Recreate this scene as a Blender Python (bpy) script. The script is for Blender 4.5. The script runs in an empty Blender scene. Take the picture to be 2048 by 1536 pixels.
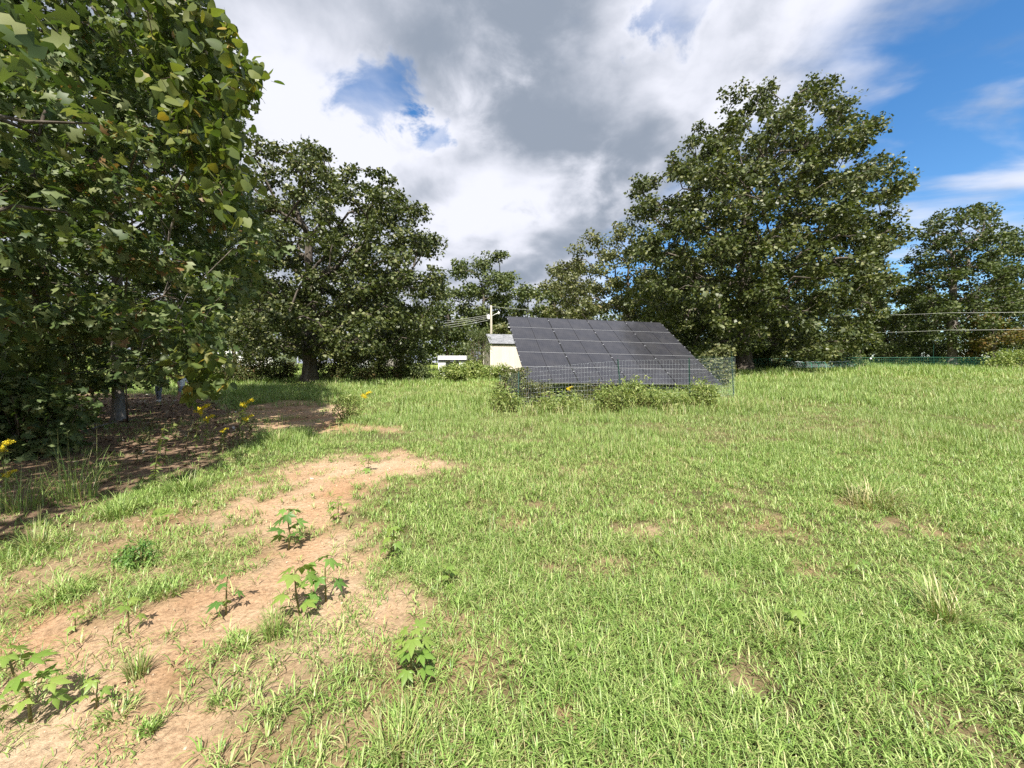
import bpy, math, random
import numpy as np
from mathutils import Vector

# ------------------------------------------------------------------ scene, camera, sky, sun
scene = bpy.context.scene
C = scene.collection
rng = np.random.default_rng(7)
random.seed(7)
PI = math.pi
R = math.radians

CAM_H, FPX, PITCH = 1.55, 800.0, math.atan(18 / 800.0)
cam_d = bpy.data.cameras.new('camera')
cam_d.sensor_width = 36.0
cam_d.lens = FPX / 2048.0 * 36.0
cam_d.clip_start = 0.05
cam_d.clip_end = 3000
cam = bpy.data.objects.new('camera', cam_d)
C.objects.link(cam)
cam.location = (0, 0, CAM_H)
cam.rotation_euler = (PI / 2 - PITCH, 0, 0)
scene.camera = cam

SUN = Vector((0.06, -0.60, 0.80)).normalized()        # towards the sun
SUN_EL = math.asin(SUN.z)

world = bpy.data.worlds.new('World')
scene.world = world
world.use_nodes = True
SKY_STRENGTH = 0.080


def build_sky():
    nt = world.node_tree
    nt.nodes.clear()
    N, L = nt.nodes.new, nt.links.new

    def val(x):
        return x

    def setin(sock, v):
        if hasattr(v, 'links') or hasattr(v, 'is_linked'):
            L(v, sock)
        else:
            sock.default_value = v

    def m(op, a, b=None, clamp=False):
        n = N('ShaderNodeMath'); n.operation = op; n.use_clamp = clamp
        setin(n.inputs[0], a)
        if b is not None:
            setin(n.inputs[1], b)
        return n.outputs[0]

    def ss(v, lo, hi):
        n = N('ShaderNodeMapRange'); n.interpolation_type = 'SMOOTHSTEP'
        L(v, n.inputs['Value'])
        n.inputs['From Min'].default_value = lo; n.inputs['From Max'].default_value = hi
        return n.outputs['Result']

    def mix(f, a, b):
        n = N('ShaderNodeMix'); n.data_type = 'RGBA'
        setin(n.inputs[0], f); setin(n.inputs[6], a); setin(n.inputs[7], b)
        return n.outputs[2]

    def noise(vec, scale, detail=6, rough=0.55, dist=0.0, off=(0, 0, 0), sc=(1, 1, 1), rot=0.0):
        mp = N('ShaderNodeMapping')
        L(vec, mp.inputs['Vector'])
        mp.inputs['Location'].default_value = off
        mp.inputs['Scale'].default_value = sc
        mp.inputs['Rotation'].default_value = (0, 0, rot)
        n = N('ShaderNodeTexNoise'); n.noise_dimensions = '3D'
        L(mp.outputs[0], n.inputs['Vector'])
        n.inputs['Scale'].default_value = scale; n.inputs['Detail'].default_value = detail
        n.inputs['Roughness'].default_value = rough; n.inputs['Distortion'].default_value = dist
        return n.outputs[0]

    sky = N('ShaderNodeTexSky'); sky.sky_type = 'NISHITA'; sky.sun_disc = False
    sky.sun_elevation = SUN_EL
    sky.sun_rotation = math.atan2(SUN.x, SUN.y)
    sky.air_density = 1.0; sky.dust_density = 0.6; sky.ozone_density = 2.2

    tc = N('ShaderNodeTexCoord')
    sep = N('ShaderNodeSeparateXYZ'); L(tc.outputs['Generated'], sep.inputs[0])
    X, Y, Z = sep.outputs
    ZOFF = 0.35
    zz = m('ADD', m('MAXIMUM', Z, 0.0), ZOFF)
    comb = N('ShaderNodeCombineXYZ')
    L(m('DIVIDE', X, zz), comb.inputs[0]); L(m('DIVIDE', Y, zz), comb.inputs[1])
    P = comb.outputs[0]
    u = N('ShaderNodeSeparateXYZ'); L(P, u.inputs[0])
    PX, PY = u.outputs[0], u.outputs[1]

    # the weather: a broken deck that ends on a line and leaves the +X side (right of the camera) mostly clear
    def lin(a, b, c=0.0):
        return m('ADD', m('ADD', m('MULTIPLY', PX, a), m('MULTIPLY', PY, b)), c)
    cover = m('SUBTRACT', 1.0, ss(lin(0.95, 0.31), 0.50, 1.15))

    def dens_at(dx, dy):
        mp = N('ShaderNodeMapping'); L(P, mp.inputs[0]); mp.inputs['Location'].default_value = (dx, dy, 0)
        q = mp.outputs[0]
        b_ = noise(q, 1.7, 3, 0.5, 0.6, (3.1, 1.7, 0.4))
        f_ = noise(q, 4.2, 7, 0.52, 0.25, (8.1, 4.7, 2.0))
        return m('ADD', m('MULTIPLY', b_, 0.62), m('MULTIPLY', f_, 0.38))
    d0 = dens_at(0, 0)
    d1 = dens_at(-0.05, -0.09)
    d_deck = m('ADD', d0, m('MULTIPLY', m('SUBTRACT', cover, 0.5), 0.46))

    # gaps in the deck
    warp = m('MULTIPLY', m('SUBTRACT', noise(P, 6.5, 7, 0.58, 0.3, (2.0, 9.0, 1.0)), 0.5), 0.62)

    def gap(px, py, r, amp, asp=1.0):
        v = Vector(((px - 1024) / FPX, 1.0, (750 - py) / FPX)).normalized()
        g = (v.x / (v.z + ZOFF), v.y / (v.z + ZOFF))
        dx = m('SUBTRACT', PX, g[0]); dy = m('MULTIPLY', m('SUBTRACT', PY, g[1]), asp)
        dd = m('ADD', m('SQRT', m('ADD', m('MULTIPLY', dx, dx), m('MULTIPLY', dy, dy))), warp)
        n = N('ShaderNodeMapRange'); n.interpolation_type = 'SMOOTHSTEP'
        L(dd, n.inputs['Value']); n.inputs['From Min'].default_value = r; n.inputs['From Max'].default_value = 0.0
        n.inputs['To Max'].default_value = amp
        return n.outputs[0]
    for g in [(750, 212, 0.13, 0.20), (888, 284, 0.14, 0.25, 1.7), (1365, 0, 0.12, 0.24)]:
        d_deck = m('SUBTRACT', d_deck, gap(*g))
    a_deck = ss(d_deck, 0.34, 0.62)
    # wind-drawn wisps
    th = R(-22)
    cu = N('ShaderNodeCombineXYZ')
    L(m('MULTIPLY', lin(math.cos(th), math.sin(th)), 1.1), cu.inputs[0])
    L(m('MULTIPLY', lin(-math.sin(th), math.cos(th)), 2.4), cu.inputs[1])
    wisp = noise(cu.outputs[0], 2.1, 6, 0.5, 0.4, (1.3, 7.7, 5.0))
    d_w = m('ADD', m('MULTIPLY', wisp, 0.8), m('MULTIPLY', d0, 0.2))
    a_w = m('MULTIPLY', ss(d_w, 0.49, 0.70), 0.85)
    alpha = m('SUBTRACT', 1.0, m('MULTIPLY', m('SUBTRACT', 1.0, a_deck), m('SUBTRACT', 1.0, a_w)))
    # thick parts of the deck are grey underneath, thin edges and sunward sides are white
    shade_n = noise(P, 1.5, 4, 0.5, 0.6, (5.9, 2.6, 9.0))
    thick = m('ADD', m('MULTIPLY', ss(d_deck, 0.54, 0.80), 0.45), m('MULTIPLY', m('SUBTRACT', shade_n, 0.47), 2.8))
    for g in [(900, 90, 0.42, 0.75), (1150, 250, 0.42, 0.85), (1260, 380, 0.36, 0.55), (1120, 530, 0.5, 0.7), (300, 120, 0.4, 0.35),
              (580, 235, 0.34, -0.95), (1000, 440, 0.34, -0.85), (1430, 110, 0.36, -0.75), (700, 330, 0.2, -0.5)]:
        thick = m('ADD', thick, gap(*g))
    thick = m('ADD', thick, m('MULTIPLY', m('SUBTRACT', d1, d0), 6.0))
    thick = ss(thick, -0.35, 1.3)
    ccol = mix(thick, (5.3, 5.4, 5.95, 1), (1.85, 2.15, 2.65, 1))
    # deeper blue than the bare model gives, all over the sky
    hs = N('ShaderNodeHueSaturation'); L(sky.outputs[0], hs.inputs['Color'])
    hs.inputs['Saturation'].default_value = 1.30; hs.inputs['Value'].default_value = 1.18
    col = mix(alpha, hs.outputs[0], ccol)
    bg = N('ShaderNodeBackground'); L(col, bg.inputs[0]); bg.inputs[1].default_value = SKY_STRENGTH
    out = N('ShaderNodeOutputWorld'); L(bg.outputs[0], out.inputs[0])


build_sky()

sun_d = bpy.data.lights.new('sun', 'SUN')
sun_d.energy = 4.8
sun_d.angle = R(0.53)
sun_d.color = (1.0, 0.94, 0.84)
sun = bpy.data.objects.new('sun', sun_d)
C.objects.link(sun)
sun.rotation_euler = (-SUN).to_track_quat('-Z', 'Y').to_euler()
sun.location = SUN * 60

vs = scene.view_settings
vs.view_transform = 'Standard'
vs.look = 'None'
vs.exposure = 1.15
vs.gamma = 1.0
vs.use_curve_mapping = False
scene.cycles.use_denoising = False
scene.cycles.max_bounces = 8
scene.cycles.transparent_max_bounces = 8
scene.cycles.sample_clamp_indirect = 6

# ------------------------------------------------------------------ helpers


def ray(px, py):
    """world ray (slope form, y = 1) through a pixel of the 2048 x 1536 picture"""
    u, v = (px - 1024) / FPX, (768 - py) / FPX
    cp, sp = math.cos(PITCH), math.sin(PITCH)
    y = cp + v * sp
    return u / y, (v * cp - sp) / y


def at(px, py, d):
    a, b = ray(px, py)
    return np.array([a * d, d, CAM_H + b * d])


def hash2(ix, iy, seed):
    h = (ix.astype(np.int64) * 374761393 + iy.astype(np.int64) * 668265263 + seed * 1442695041) & 0xFFFFFFFF
    h = ((h ^ (h >> 13)) * 1274126177) & 0xFFFFFFFF
    return ((h ^ (h >> 16)) & 0xFFFF) / 65535.0


def vnoise(x, y, seed=0):
    x = np.asarray(x, float); y = np.asarray(y, float)
    ix, iy = np.floor(x), np.floor(y)
    fx, fy = x - ix, y - iy
    fx = fx * fx * (3 - 2 * fx); fy = fy * fy * (3 - 2 * fy)
    a = hash2(ix, iy, seed); b = hash2(ix + 1, iy, seed)
    c = hash2(ix, iy + 1, seed); d = hash2(ix + 1, iy + 1, seed)
    return (a * (1 - fx) + b * fx) * (1 - fy) + (c * (1 - fx) + d * fx) * fy


def fbm(x, y, seed=0, oct=4):
    s = 0; a = 0.5; t = 0
    for i in range(oct):
        s = s + a * vnoise(x * 2 ** i, y * 2 ** i, seed + i * 17); t += a; a *= 0.5
    return s / t


def sstep(v, lo, hi):
    t = np.clip((v - lo) / (hi - lo), 0, 1)
    return t * t * (3 - 2 * t)


TUSS = (3.62, 4.16)        # the hollow under the dry tussock


def gz(x, y):
    x = np.asarray(x, float); y = np.asarray(y, float)
    yy = np.where(y > 40, 40 + (np.minimum(y, 90) - 40) * 1.15, np.maximum(y, -20))
    xs = np.where(x > 0, 20 * np.tanh(x / 20), 20 * np.tanh(x / 20) * 0.36)
    z = 0.047 * yy + 0.0011 * xs * np.clip(y, 0, 45)
    near = np.exp(-(x * x + y * y) / 3000.0)
    z = z - 0.15 * np.exp(-(((x - TUSS[0]) / 0.24) ** 2 + ((y - TUSS[1]) / 0.16) ** 2))
    z = z + (fbm(x * 0.16, y * 0.16, 3, 3) - 0.5) * 0.22 * np.clip(y / 12, 0, 1)
    z = z + (fbm(x * 0.9, y * 0.9, 5, 3) - 0.5) * 0.09 * near
    return z


def gp(px, py):
    """point of the ground seen at a pixel"""
    a, b = ray(px, py)
    lo, hi = 0.6, 120.0
    for _ in range(50):
        md = (lo + hi) / 2
        if CAM_H + b * md > float(gz(a * md, md)):
            lo = md
        else:
            hi = md
    return np.array([a * lo, lo, float(gz(a * lo, lo))])


def new_mesh(name, V, F, mats, smooth=False, mi=None):
    V = np.ascontiguousarray(V, dtype=np.float32)
    F = np.ascontiguousarray(F, dtype=np.int32)
    me = bpy.data.meshes.new(name)
    n, k = F.shape
    me.vertices.add(len(V)); me.vertices.foreach_set('co', V.ravel())
    me.loops.add(n * k); me.loops.foreach_set('vertex_index', F.ravel())
    me.polygons.add(n)
    me.polygons.foreach_set('loop_start', np.arange(0, n * k, k, dtype=np.int32))
    if smooth:
        me.polygons.foreach_set('use_smooth', np.ones(n, dtype=bool))
    if not isinstance(mats, (list, tuple)):
        mats = [mats]
    for mt in mats:
        me.materials.append(mt)
    if mi is not None:
        me.polygons.foreach_set('material_index', np.asarray(mi, dtype=np.int32))
    me.update(calc_edges=True)
    return me


def link(name, data, parent=None, loc=None):
    o = bpy.data.objects.new(name, data)
    C.objects.link(o)
    if parent is not None:
        o.parent = parent
    if loc is not None:
        o.location = loc
    return o


def tag(o, label, cat=None, group=None, kind=None):
    if label:
        o['label'] = label
    if cat:
        o['category'] = cat
    if group:
        o['group'] = group
    if kind:
        o['kind'] = kind
    return o


def thing(name, label, cat, loc=(0, 0, 0), group=None):
    o = bpy.data.objects.new(name, None)
    o.empty_display_size = 0.2
    C.objects.link(o)
    o.location = tuple(float(v) for v in loc)
    return tag(o, label, cat, group)


class MB:
    """collects quads and triangles (triangles as degenerate-free tris list)"""

    def __init__(s):
        s.v = []; s.f = []; s.n = 0

    def add(s, V, F):
        V = np.asarray(V, float)
        s.v.append(V)
        for f in F:
            s.f.append([i + s.n for i in f])
        s.n += len(V)

    def box(s, c, sz, rot=None, bottom=True):
        hx, hy, hz = sz[0] / 2, sz[1] / 2, sz[2] / 2
        V = np.array([[x, y, z] for x in (-hx, hx) for y in (-hy, hy) for z in (-hz, hz)])
        if rot is not None:
            V = V @ np.asarray(rot).T
        s.add(V + np.asarray(c), [(0, 1, 3, 2), (4, 6, 7, 5), (0, 4, 5, 1), (2, 3, 7, 6), (0, 2, 6, 4), (1, 5, 7, 3)])

    def tube(s, pts, rad, n=8, cap=True):
        pts = np.asarray(pts, float)
        m = len(pts)
        rad = np.full(m, rad) if np.isscalar(rad) else np.asarray(rad, float)
        V = []
        t0 = pts[1] - pts[0]
        ref = np.array([0, 0, 1.0]) if abs(t0[2]) < 0.9 * np.linalg.norm(t0) else np.array([1.0, 0, 0])
        for i in range(m):
            t = pts[min(i + 1, m - 1)] - pts[max(i - 1, 0)]
            t = t / (np.linalg.norm(t) + 1e-9)
            a = np.cross(t, ref); a /= np.linalg.norm(a) + 1e-9
            b = np.cross(t, a)
            for k in range(n):
                an = 2 * PI * k / n
                V.append(pts[i] + rad[i] * (math.cos(an) * a + math.sin(an) * b))
        F = []
        for i in range(m - 1):
            for k in range(n):
                k2 = (k + 1) % n
                F.append((i * n + k, i * n + k2, (i + 1) * n + k2, (i + 1) * n + k))
        if cap:
            F.append(tuple(range(n))[::-1]); F.append(tuple((m - 1) * n + k for k in range(n)))
        s.add(V, F)

    def mesh(s, name, mats, smooth=False):
        me = bpy.data.meshes.new(name)
        me.from_pydata(np.concatenate(s.v).tolist(), [], s.f)
        for mt in (mats if isinstance(mats, (list, tuple)) else [mats]):
            me.materials.append(mt)
        if smooth:
            me.polygons.foreach_set('use_smooth', np.ones(len(me.polygons), dtype=bool))
        me.update()
        return me

    def build(s, name, mats, parent=None, smooth=False, loc=None):
        if parent is not None and loc is None:
            # coordinates are world, the parent only translates
            off = np.array(parent.matrix_basis.translation) if parent.parent is None else np.array(parent.matrix_basis.translation) + np.array(parent.parent.matrix_basis.translation)
            s.v = [v - off for v in s.v]
        return link(name, s.mesh(name, mats, smooth), parent, loc)


def basis(nrm, tang):
    """rows of unit frames: x = side, y = along the leaf, z = normal  -> (N,3,3) columns"""
    z = nrm / (np.linalg.norm(nrm, axis=1, keepdims=True) + 1e-9)
    x = np.cross(tang, z); x /= np.linalg.norm(x, axis=1, keepdims=True) + 1e-9
    y = np.cross(z, x)
    return np.stack([x, y, z], axis=2)


def scatter(T, TF, pos, B, sc):
    """copies of a template as one vertex/face array"""
    n, m = len(pos), len(T)
    sc = np.asarray(sc, float)
    if sc.ndim == 1:
        sc = sc[:, None]
    V = np.einsum('nij,nmj->nmi', B, T[None] * sc[:, None, :]) + pos[:, None]
    F = TF[None] + (np.arange(n) * m)[:, None, None]
    return V.reshape(-1, 3), F.reshape(-1, TF.shape[1])


# leaf templates: y runs from the stalk to the tip, unit length
LEAF_Q = (np.array([[0, 0, 0], [0.36, 0.5, -0.06], [0, 1, -0.03], [-0.36, 0.5, -0.06]], float),
          np.array([[0, 1, 2], [0, 2, 3]]))
LEAF_OAK = (np.array([[0, -0.14, 0], [0.13, 0.30, 0.0], [0.13, 0.66, -0.02], [0, 1, -0.13], [-0.13, 0.66, -0.02], [-0.13, 0.30, 0],
                      [0.38, 0.42, -0.07], [0.38, 0.82, -0.11], [-0.38, 0.42, -0.07], [-0.38, 0.82, -0.11]], float),
            np.array([[0, 1, 5], [5, 1, 4], [1, 2, 4], [4, 2, 3], [1, 6, 2], [2, 7, 3], [5, 4, 8], [4, 3, 9]]))
_h = [(0, 0), (0.24, -0.10), (0.46, 0.06), (0.50, 0.32), (0.36, 0.64), (0.15, 0.88), (0, 1.02)]
_hv = [(x, y, -0.22 * x - 0.10 * y * y) for x, y in _h] + [(-x, y, -0.22 * x - 0.10 * y * y) for x, y in _h[1:-1]]
LEAF_HEART = (np.array(_hv, float), np.array([[0, i, i + 1] for i in range(1, 6)] + [[0, i + 1, i] for i in range(7, 11)] + [[0, 6, 11]]))
_pv, _pf = [(0, 0, 0)], []
for _a, _l in [(-92, 0.52), (-47, 0.82), (0, 1.0), (47, 0.82), (92, 0.52)]:
    _c, _s = math.cos(R(_a)), math.sin(R(_a))
    _k = len(_pv)
    for _y, _x, _z in [(0.50, 0.0, 0.03), (0.48, 0.20, -0.03), (0.48, -0.20, -0.03), (1.0, 0.0, -0.16)]:
        _pv.append((_l * (_y * _s + _x * _c), _l * (_y * _c - _x * _s), _z))
    _pf += [(0, _k + 1, _k), (0, _k, _k + 2), (_k + 1, _k + 3, _k), (_k, _k + 3, _k + 2)]
LEAF_PALM = (np.array(_pv, float), np.array(_pf))
_lv, _lf = [], []
for _i, (_y, _w) in enumerate([(0, 0.02), (0.25, 0.13), (0.55, 0.14), (0.8, 0.08)]):
    _lv += [(-_w, _y, -0.2 * _y * _y), (_w, _y, -0.2 * _y * _y)]
_lv.append((0, 1, -0.24))
for _i in range(3):
    _lf += [(2 * _i, 2 * _i + 1, 2 * _i + 3), (2 * _i, 2 * _i + 3, 2 * _i + 2)]
_lf.append((6, 7, 8))
LEAF_LANCE = (np.array(_lv, float), np.array(_lf))

# ------------------------------------------------------------------ materials


def nodes_of(name):
    mt = bpy.data.materials.new(name)
    mt.use_nodes = True
    nt = mt.node_tree
    nt.nodes.clear()
    return mt, nt


def ramp(nt, fac, stops):
    n = nt.nodes.new('ShaderNodeValToRGB')
    els = n.color_ramp.elements
    while len(els) < len(stops):
        els.new(0.5)
    for e, (p, c) in zip(els, stops):
        e.position = p; e.color = (*c, 1)
    nt.links.new(fac, n.inputs[0])
    return n.outputs[0]


def leaf_mat(name, stops, rough=0.42, spec=0.45, trans=0.3, tcol=(1.25, 1.35, 0.55)):
    mt, nt = nodes_of(name)
    N, L = nt.nodes.new, nt.links.new
    geo = N('ShaderNodeNewGeometry'); oi = N('ShaderNodeObjectInfo')
    ad = N('ShaderNodeMath'); ad.operation = 'ADD'
    L(geo.outputs['Random Per Island'], ad.inputs[0]); L(oi.outputs['Random'], ad.inputs[1])
    fr = N('ShaderNodeMath'); fr.operation = 'FRACT'; L(ad.outputs[0], fr.inputs[0])
    tc = N('ShaderNodeTexCoord')
    ns = N('ShaderNodeTexNoise'); ns.inputs['Scale'].default_value = 0.45; ns.inputs['Detail'].default_value = 2
    L(tc.outputs['Object'], ns.inputs['Vector'])
    mx = N('ShaderNodeMath'); mx.operation = 'MULTIPLY_ADD'
    L(ns.outputs[0], mx.inputs[0]); mx.inputs[1].default_value = 0.7; mx.inputs[2].default_value = -0.35
    ad2 = N('ShaderNodeMath'); ad2.operation = 'ADD'; ad2.use_clamp = True
    L(fr.outputs[0], ad2.inputs[0]); L(mx.outputs[0], ad2.inputs[1])
    col = ramp(nt, ad2.outputs[0], stops)
    p = N('ShaderNodeBsdfPrincipled')
    L(col, p.inputs['Base Color'])
    p.inputs['Roughness'].default_value = rough
    p.inputs['Specular IOR Level'].default_value = spec
    tm = N('ShaderNodeMix'); tm.data_type = 'RGBA'; tm.blend_type = 'MULTIPLY'; tm.inputs[0].default_value = 1
    L(col, tm.inputs[6]); tm.inputs[7].default_value = (*tcol, 1)
    tr = N('ShaderNodeBsdfTranslucent'); L(tm.outputs[2], tr.inputs[0])
    ms = N('ShaderNodeMixShader'); ms.inputs[0].default_value = trans
    L(p.outputs[0], ms.inputs[1]); L(tr.outputs[0], ms.inputs[2])
    out = N('ShaderNodeOutputMaterial'); L(ms.outputs[0], out.inputs[0])
    return mt


def noise_mat(name, stops, scale=5.0, detail=5, rough=0.8, spec=0.3, metal=0.0, bump=0.0, bscale=None, stretch=(1, 1, 1), coord='Object'):
    mt, nt = nodes_of(name)
    N, L = nt.nodes.new, nt.links.new
    tc = N('ShaderNodeTexCoord')
    mp = N('ShaderNodeMapping'); L(tc.outputs[coord], mp.inputs[0]); mp.inputs['Scale'].default_value = stretch
    ns = N('ShaderNodeTexNoise'); L(mp.outputs[0], ns.inputs['Vector'])
    ns.inputs['Scale'].default_value = scale; ns.inputs['Detail'].default_value = detail
    ns.inputs['Roughness'].default_value = 0.6
    col = ramp(nt, ns.outputs[0], stops)
    p = N('ShaderNodeBsdfPrincipled')
    L(col, p.inputs['Base Color'])
    p.inputs['Roughness'].default_value = rough
    p.inputs['Specular IOR Level'].default_value = spec
    p.inputs['Metallic'].default_value = metal
    if bump:
        b = N('ShaderNodeBump'); b.inputs['Strength'].default_value = bump
        n2 = N('ShaderNodeTexNoise'); L(mp.outputs[0], n2.inputs['Vector']); n2.inputs['Scale'].default_value = bscale or scale * 3
        n2.inputs['Detail'].default_value = 6
        L(n2.outputs[0], b.inputs['Height']); b.inputs['Distance'].default_value = 0.05
        L(b.outputs[0], p.inputs['Normal'])
    out = N('ShaderNodeOutputMaterial'); L(p.outputs[0], out.inputs[0])
    return mt


M = {}
M['oak'] = leaf_mat('oak_leaves', [(0.0, (0.034, 0.050, 0.015)), (0.5, (0.068, 0.090, 0.027)), (0.8, (0.118, 0.140, 0.046)), (1.0, (0.205, 0.212, 0.088))], 0.46, 0.4, 0.2)
M['oak_near'] = leaf_mat('near_oak_leaves', [(0.0, (0.050, 0.085, 0.026)), (0.5, (0.098, 0.140, 0.045)), (0.85, (0.160, 0.192, 0.074)), (0.996, (0.22, 0.235, 0.10)), (1.0, (0.20, 0.12, 0.05))], 0.52, 0.35, 0.28)
M['heart'] = leaf_mat('heart_leaves', [(0.0, (0.060, 0.095, 0.024)), (0.5, (0.100, 0.135, 0.034)), (0.93, (0.16, 0.18, 0.046)), (0.975, (0.27, 0.23, 0.045)), (1.0, (0.30, 0.21, 0.04))], 0.45, 0.35, 0.38)
M['pale'] = leaf_mat('pale_leaves', [(0.0, (0.075, 0.092, 0.034)), (0.5, (0.130, 0.145, 0.058)), (0.9, (0.190, 0.200, 0.085)), (1.0, (0.25, 0.225, 0.11))], 0.5, 0.35, 0.22)
M['mid'] = leaf_mat('mid_green_leaves', [(0.0, (0.045, 0.068, 0.022)), (0.5, (0.080, 0.110, 0.036)), (1.0, (0.165, 0.190, 0.068))], 0.5, 0.35, 0.22)
M['wood_dark'] = leaf_mat('woods_leaves', [(0.0, (0.032, 0.050, 0.015)), (0.5, (0.058, 0.084, 0.024)), (1.0, (0.125, 0.150, 0.046))], 0.52, 0.3, 0.2)
M['orange'] = leaf_mat('turning_leaves', [(0.0, (0.085, 0.095, 0.028)), (0.6, (0.13, 0.11, 0.033)), (1.0, (0.19, 0.11, 0.035))], 0.5, 0.3)
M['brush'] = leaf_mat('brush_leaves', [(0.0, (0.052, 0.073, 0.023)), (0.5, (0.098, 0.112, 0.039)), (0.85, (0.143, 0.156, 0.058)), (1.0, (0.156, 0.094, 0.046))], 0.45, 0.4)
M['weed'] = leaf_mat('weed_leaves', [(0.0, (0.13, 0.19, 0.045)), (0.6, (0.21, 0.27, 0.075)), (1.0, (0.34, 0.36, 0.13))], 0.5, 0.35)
M['seedling'] = leaf_mat('seedling_leaves', [(0.0, (0.075, 0.165, 0.036)), (0.5, (0.110, 0.215, 0.044)), (1.0, (0.17, 0.28, 0.06))], 0.45, 0.4, 0.3)
M['limegreen'] = leaf_mat('lime_leaves', [(0.0, (0.14, 0.24, 0.045)), (1.0, (0.24, 0.32, 0.075))], 0.42, 0.45, 0.36)
M['stem'] = noise_mat('green_stem', [(0.3, (0.10, 0.12, 0.035)), (0.7, (0.16, 0.12, 0.05))], 30, 3, 0.6)
M['twig'] = noise_mat('twig', [(0.3, (0.10, 0.075, 0.05)), (0.7, (0.18, 0.14, 0.10))], 25, 3, 0.8)
M['drystem'] = noise_mat('dry_stalk', [(0.3, (0.16, 0.10, 0.06)), (0.7, (0.26, 0.19, 0.11))], 25, 3, 0.8)
M['bark'] = noise_mat('oak_bark', [(0.25, (0.035, 0.028, 0.022)), (0.5, (0.10, 0.085, 0.07)), (0.75, (0.20, 0.18, 0.155))], 7, 8, 0.9, 0.2, 0, 1.0, 14, (1, 1, 0.16))
M['bark_grey'] = noise_mat('grey_bark', [(0.25, (0.07, 0.06, 0.05)), (0.5, (0.17, 0.15, 0.13)), (0.8, (0.30, 0.28, 0.25))], 9, 8, 0.9, 0.2, 0, 0.9, 18, (1, 1, 0.2))
M['flower'] = leaf_mat('goldenrod_bloom', [(0.0, (0.62, 0.48, 0.02)), (0.6, (0.72, 0.60, 0.03)), (1.0, (0.78, 0.68, 0.08))], 0.6, 0.2, 0.25, (1, 1, 0.6))
M['litter'] = leaf_mat('dead_leaves', [(0.0, (0.065, 0.035, 0.022)), (0.4, (0.13, 0.075, 0.045)), (0.75, (0.22, 0.14, 0.085)), (0.95, (0.32, 0.25, 0.17)), (1.0, (0.50, 0.46, 0.40))], 0.6, 0.25, 0.12, (1, 0.9, 0.7))
M['straw'] = leaf_mat('dry_straw', [(0.0, (0.20, 0.15, 0.08)), (0.6, (0.34, 0.27, 0.16)), (1.0, (0.48, 0.41, 0.28))], 0.7, 0.2, 0.1, (1, 1, 0.8))
M['post_green'] = noise_mat('green_steel', [(0.3, (0.008, 0.045, 0.034)), (0.7, (0.016, 0.075, 0.055))], 20, 3, 0.5, 0.5)
M['wire'] = noise_mat('galvanised_wire', [(0.3, (0.50, 0.56, 0.60)), (0.7, (0.66, 0.72, 0.76))], 12, 2, 0.42, 0.5, 0.35)
M['wire_green'] = noise_mat('green_wire', [(0.3, (0.02, 0.13, 0.09)), (0.7, (0.04, 0.20, 0.14))], 10, 2, 0.45, 0.5)
M['cable'] = noise_mat('cable_sheath', [(0.3, (0.42, 0.43, 0.42)), (0.7, (0.55, 0.56, 0.55))], 3, 2, 0.5, 0.5)
M['steel'] = noise_mat('galvanised_steel', [(0.3, (0.35, 0.36, 0.38)), (0.7, (0.52, 0.53, 0.55))], 9, 3, 0.4, 0.5, 0.7)
M['alu'] = noise_mat('aluminium', [(0.3, (0.42, 0.43, 0.46)), (0.7, (0.54, 0.55, 0.58))], 9, 3, 0.35, 0.5, 0.6)
M['black_frame'] = noise_mat('black_anodised', [(0.3, (0.012, 0.012, 0.014)), (0.7, (0.022, 0.022, 0.025))], 9, 2, 0.42, 0.5)
M['white_metal'] = noise_mat('white_painted_metal', [(0.25, (0.55, 0.56, 0.56)), (0.55, (0.72, 0.73, 0.74)), (0.8, (0.80, 0.80, 0.80))], 2.2, 5, 0.45, 0.4)
M['grey_wood'] = noise_mat('weathered_boards', [(0.3, (0.16, 0.15, 0.135)), (0.7, (0.30, 0.28, 0.26))], 4, 5, 0.85, 0.2, 0, 0.3, 12, (1, 1, 0.2))
M['pole_wood'] = noise_mat('pole_wood', [(0.3, (0.30, 0.27, 0.22)), (0.7, (0.44, 0.41, 0.35))], 6, 5, 0.85, 0.2, 0, 0.3, 20, (1, 1, 0.1))
M['dark_glass'] = noise_mat('window_glass', [(0.3, (0.02, 0.025, 0.03)), (0.7, (0.04, 0.045, 0.05))], 1, 2, 0.08, 0.6)
M['rubber'] = noise_mat('black_rubber', [(0.3, (0.015, 0.015, 0.015)), (0.7, (0.03, 0.03, 0.03))], 9, 2, 0.7)
M['brick_grey'] = noise_mat('concrete_block', [(0.3, (0.26, 0.25, 0.24)), (0.7, (0.38, 0.37, 0.35))], 12, 4, 0.9, 0.2)


def siding_mat(name, c0, c1, pitch, axis='X'):
    """painted board siding: fine dirt and grain; the grooves are geometry"""
    return noise_mat(name, [(0.3, c0), (0.7, c1)], 2.0, 6, 0.62, 0.35, 0, 0.08, 30, (1, 1, 0.25))


M['cream'] = siding_mat('cream_siding', (0.50, 0.455, 0.40), (0.57, 0.525, 0.47), 0.2)
M['cream_trim'] = noise_mat('cream_trim', [(0.3, (0.56, 0.525, 0.47)), (0.7, (0.62, 0.59, 0.54))], 4, 3, 0.6)


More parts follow.
